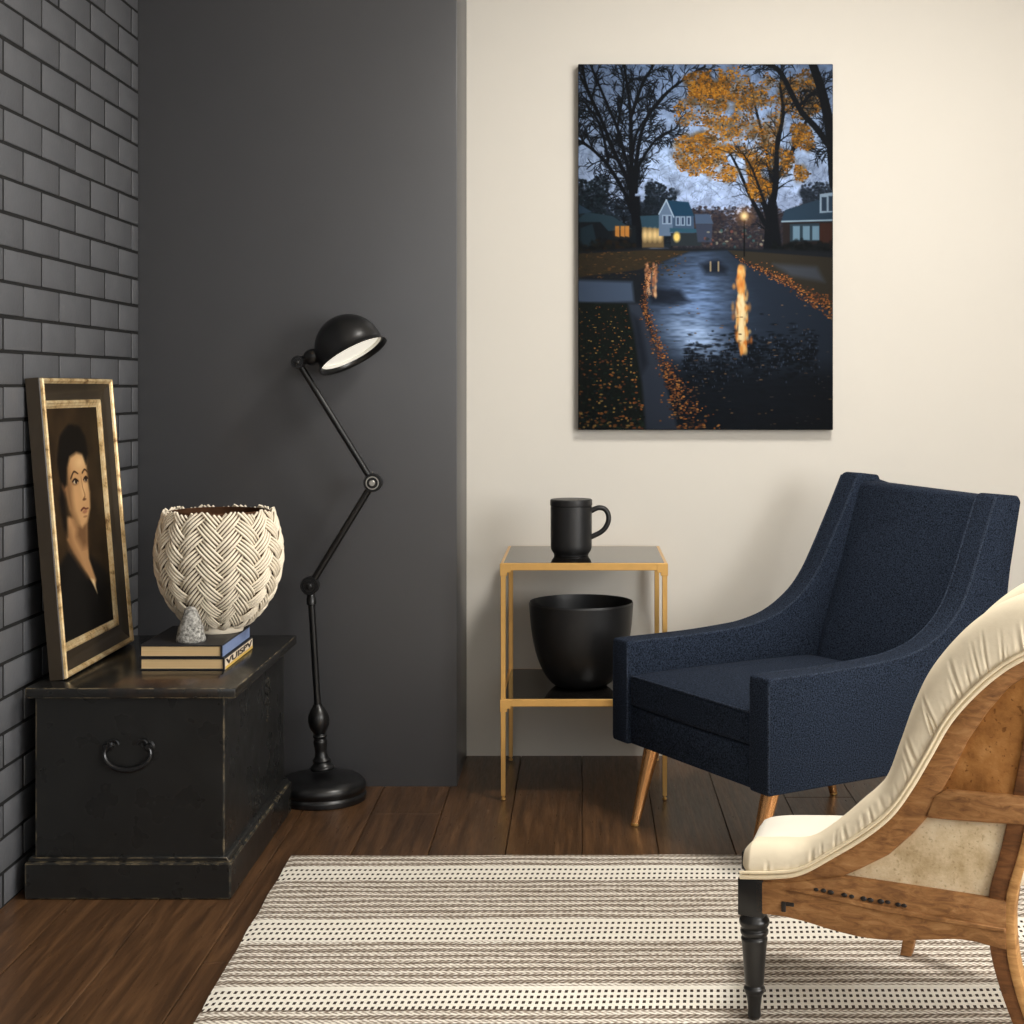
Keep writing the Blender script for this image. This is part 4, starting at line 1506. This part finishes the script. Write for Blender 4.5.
for i, j in zip(rim_, rim_[1:] + rim_[:1]):
    fs.append((i, j, NS + j, NS + i))
MB().add(vs, fs).build('seat_pad', 'pad_white', tc, smooth=60)

def pr(poly, w0, w1, name, mat, bev=.004, seg=2):
    return MB().prism(poly, w0, w1, 'y', bev, seg).build(name, mat, tc)
# swooping wooden arm under the pad
Lq = [near_L[i] for i in range(0, NP, 8)]
Lq = [(s_, z_ + .006) for s_, z_ in Lq if s_ < .47]
arm_low = [(.476, .672), (.44, .645), (.405, .600), (.372, .548), (.345, .490), (.327, .455), (.308, .416), (.279, .38), (.238, .339), (.189, .309), (.156, .291), (.11, .274), (.06, .262), (.0, .258)]
pr(Lq + arm_low, .004, .040, 'arm_rail', 'chair_wood')
# cross rail
pr([(.302, .412), (.318, .452), (.336, .463), (.41, .464), (.474, .466), (.474, .418), (.40, .414), (.34, .412)], .0, .036, 'cross_rail', 'chair_wood')
# upper hessian panel and lower linen panel
pr([(.322, .452), (.474, .455), (.490, .705), (.46, .685), (.425, .66), (.385, .612), (.35, .545)], .012, .030, 'hessian_panel', 'hessian', .003)
pr([(.10, .272), (.16, .31), (.23, .355), (.27, .395), (.300, .430), (.455, .432), (.43, .272)], .014, .034, 'linen_panel', 'aged_linen', .004)
# shaped seat rails
bot = catmull([(0, .207), (.03, .2085), (.052, .2085), (.09, .205), (.13, .198), (.17, .193), (.207, .191), (.26, .195), (.308, .203), (.35, .210), (.382, .211), (.405, .208), (.437, .204)], 44)
pr([(0.0, .266)] + [(.06, .270), (.156, .293), (.30, .290), (.437, .286)] + bot[::-1], .0, .045, 'seat_rail', 'chair_wood', .003)
MB().prism([(.05, .259), (.10, .262), (.20, .254), (.32, .246), (.436, .242), (.436, .235), (.32, .238), (.20, .245), (.11, .254)], -.0045, .003, 'y', .0015, 1).build('rail_moulding', 'chair_wood', tc)
m = MB()
for s_, z_ in ((.108, .268), (.121, .268), (.134, .2665), (.158, .265), (.171, .264), (.192, .263), (.204, .262), (.222, .262), (.234, .2625), (.252, .2605), (.262, .260)):
    m = MB()
    m.ball((s_ + .004, -.0008, z_ - .003), .0048 * random.uniform(.8, 1.15), (1.1, .4, .8), 10, 6)
    m.build('tack', 'nail_black', tc)
m = MB().box(.049, .057, -.003, .004, .218, .236, .001, 1)
m.box(.057, .072, -.002, .004, .229, .236, .001, 1)
m.build('iron_clip', 'nail_black', tc)
# far side, front and back rails
def beam(a, b_, z0_, z1_, w_, name, mat='chair_wood'):
    a, b_ = Vector((*a, 0)), Vector((*b_, 0))
    d_ = (b_ - a).normalized()
    n_ = Vector((-d_.y, d_.x, 0)) * w_ / 2
    vs_ = []
    for z_ in (z0_, z1_):
        for q_ in (a - n_, b_ - n_, b_ + n_, a + n_):
            vs_.append((q_.x, q_.y, z_))
    return MB().add(vs_, [(0, 1, 2, 3), (4, 5, 6, 7), (0, 1, 5, 4), (1, 2, 6, 5), (2, 3, 7, 6), (3, 0, 4, 7)]).build(name, mat, tc)
beam((.0, .045), (-.05, .28), .210, .262, .035, 'seat_rail')
beam((-.04, .285), (.40, .375), .210, .262, .035, 'seat_rail')
beam((.425, .045), (.405, .36), .210, .284, .035, 'seat_rail')
# front turned legs
legp = [(.0, .0), (.0095, .0), (.012, .006), (.0115, .016), (.0125, .03), (.0145, .044), (.0185, .052), (.0195, .058), (.0165, .064), (.0175, .07), (.0195, .10), (.0225, .14), (.0240, .152),
        (.0215, .157), (.0250, .162), (.0255, .168), (.0225, .172), (.0265, .179), (.0275, .187), (.0235, .195), (.022, .200), (.024, .206)]
for (lx, ly, ztop) in ((-.008, .0245, .268), (-.075, .275, .236)):
    m = MB()
    h_ = .206 - ZR
    prl = [(r, ZR + z * h_ / .206) for r, z in legp]
    m.lathe(catmull(prl[1:], 110), 32, Matrix.Translation((lx, ly, 0)))
    b = bmesh.new()
    bmesh.ops.create_cube(b, size=1)
    bmesh.ops.scale(b, vec=(.049, .049, ztop - .2), verts=b.verts)
    bmesh.ops.translate(b, vec=(lx, ly, (ztop + .2) / 2), verts=b.verts)
    bmesh.ops.bevel(b, geom=b.edges[:], offset=.003, segments=2, profile=.5, affect='EDGES')
    m.bm(b)
    m.build('front_leg', 'ebony', tc)
# back legs run up into the back posts
def post(path, hx, hy, name, mat):
    vs_, fs_ = [], []
    for (x_, y_, z_), a_, b_ in zip(path, hx, hy):
        for sx, sy in ((-1, -1), (1, -1), (1, 1), (-1, 1)):
            vs_.append((x_ + sx * a_, y_ + sy * b_, z_))
    for i in range(len(path) - 1):
        for k in range(4):
            k2 = (k + 1) % 4
            fs_.append((i * 4 + k, i * 4 + k2, (i + 1) * 4 + k2, (i + 1) * 4 + k))
    fs_.append((0, 1, 2, 3))
    e_ = (len(path) - 1) * 4
    fs_.append((e_, e_ + 1, e_ + 2, e_ + 3))
    b = bmesh.new()
    bv = [b.verts.new(q_) for q_ in vs_]
    for f_ in fs_:
        b.faces.new([bv[i] for i in f_])
    bmesh.ops.recalc_face_normals(b, faces=b.faces[:])
    lon = [e for e in b.edges if abs(e.verts[0].co.z - e.verts[1].co.z) > .004]
    bmesh.ops.bevel(b, geom=lon, offset=.003, segments=2, profile=.5, affect='EDGES')
    return MB().bm(b).build(name, mat, tc)
pz = catmull([(.492, .022, ZR), (.462, .020, .07), (.438, .018, .14), (.424, .018, .21), (.424, .018, .29), (.442, .018, .36), (.458, .018, .43), (.480, .018, .55), (.500, .018, .69)], 30)
hxs = [float(np.interp(q_[2], [0, .1, .2, .29, .43, .7], [.011, .0125, .016, .017, .0185, .017])) for q_ in pz]
pz = [(q_[0], q_[1] + .006, q_[2]) for q_ in pz]
bl = post(pz, hxs, [.019] * 30, 'back_leg', 'chair_wood_shaded')
pe = [(q_[0] + .020, q_[1] - .001, q_[2]) for q_ in pz]
pe_ = post(pe, [.0085] * 30, [.022] * 30, 'post_edge', 'chair_wood_lit')
pe_['label'] = 'outer face of the back post, its light painted as paler wood'
pz2 = catmull([(.190, .445, ZR), (.205, .44, .07), (.25, .425, .14), (.32, .39, .21), (.41, .375, .29), (.445, .38, .43), (.49, .385, .69)], 30)
hxs2 = [float(np.interp(q_[2], [0, .1, .2, .29, .43, .7], [.011, .0125, .016, .017, .0185, .017])) for q_ in pz2]
post(pz2, hxs2, [.017] * 30, 'back_leg', 'chair_wood')
# the strip above paints the light on the near post's outer face
# outside and lining of the curved back
vs, fs = [], []
nbk, nz_ = 24, 10
for k in range(nbk + 1):
    a = k / nbk * PI
    for j in range(nz_ + 1):
        f_ = j / nz_
        sx = .452 + (.492 - .452) * f_ + math.sin(a) * .05
        w_ = .036 + (wb - .02 - .036) * (1 - math.cos(a)) / 2
        vs.append((sx, w_, .44 + .27 * f_))
for k in range(nbk):
    for j in range(nz_):
        i = k * (nz_ + 1) + j
        fs.append((i, i + 1, i + nz_ + 2, i + nz_ + 1))
m = MB().add(vs, fs)
ob = m.build('back_panel', 'hessian', tc, smooth=60)
sm = ob.modifiers.new('thick', 'SOLIDIFY'); sm.thickness = .012; sm.offset = 0
vs = [(x_ - .028, y_, z_) for x_, y_, z_ in vs]
vs2 = []
for k in range(nbk + 1):
    for j in range(nz_ + 1):
        x_, y_, z_ = vs[k * (nz_ + 1) + j]
        f_ = j / nz_
        vs2.append((x_ - .03 * (1 - f_) * 0, y_, .30 + (z_ - .44) / .27 * .43))
lo2 = MB().add(vs2, fs).build('inner_back', 'pad_cotton', tc, smooth=60)
sm = lo2.modifiers.new('thick', 'SOLIDIFY'); sm.thickness = .02; sm.offset = 0
# inside lining of the near and far arm
pr([(.06, .285), (.16, .33), (.24, .40), (.30, .50), (.36, .60), (.44, .68), (.462, .68), (.43, .30)], .036, .05, 'arm_lining', 'pad_cotton', .003)
pr([(.10, .275), (.18, .34), (.25, .41), (.30, .50), (.36, .60), (.44, .68), (.462, .68), (.40, .29)], wb - .03, wb - .014, 'arm_lining', 'pad_cotton', .003)

# ------------------------------------------------------------------ light
def area(name, loc, rot, sx, sy, power, col):
    l = bpy.data.lights.new(name, 'AREA')
    l.shape = 'RECTANGLE'
    l.size, l.size_y, l.energy, l.color = sx, sy, power, col
    o = bpy.data.objects.new(name, l)
    COL.objects.link(o)
    o.location, o.rotation_euler = loc, rot
    return o


area('daylight_right', (XR + .09, (WR[0] + WR[1]) / 2, (WR[2] + WR[3]) / 2), (0, PI / 2, 0), WR[3] - WR[2], WR[1] - WR[0], 205, (1, .985, .96))
area('front_fill', ((WF[0] + WF[1]) / 2, YF - .09, (WF[2] + WF[3]) / 2), (PI / 2, 0, 0), WF[1] - WF[0], WF[3] - WF[2], 14, (1, .985, .96))  # added fill from behind the camera
sp = bpy.data.lights.new('ceiling_fill', 'AREA')  # added overhead fill light without a fitting
sp.shape = 'DISK'
sp.size, sp.energy, sp.color = .55, 48, (1, .96, .9)
so = bpy.data.objects.new('ceiling_fill', sp)
COL.objects.link(so)
so.location = (.75, 3.15, ZC - .03)

w = bpy.data.worlds.new('sky')
scn.world = w
w.use_nodes = True
bg = w.node_tree.nodes['Background']
bg.inputs[0].default_value = (.75, .85, 1, 1)
bg.inputs[1].default_value = .8

# ------------------------------------------------------------------ camera
cam = bpy.data.cameras.new('camera')
co = bpy.data.objects.new('camera', cam)
COL.objects.link(co)
co.location = (0, 0, 1.15)
co.rotation_euler = (PI / 2, 0, 0)
cam.sensor_width = 36
cam.lens = 36 * 1500 / 1024
cam.shift_x = -(582 - 512) / 1024
cam.shift_y = -(512 - 388) / 1024
cam.clip_start = .02
scn.camera = co

scn.view_settings.view_transform = 'Standard'
scn.view_settings.look = 'None'
scn.view_settings.gamma = 1
scn.view_settings.exposure = 0.06
try:
    scn.view_settings.use_curve_mapping = False
    scn.cycles.use_denoising = True
    scn.cycles.max_bounces = 8
    scn.cycles.diffuse_bounces = 4
    scn.cycles.sample_clamp_indirect = 6
except Exception:
    pass
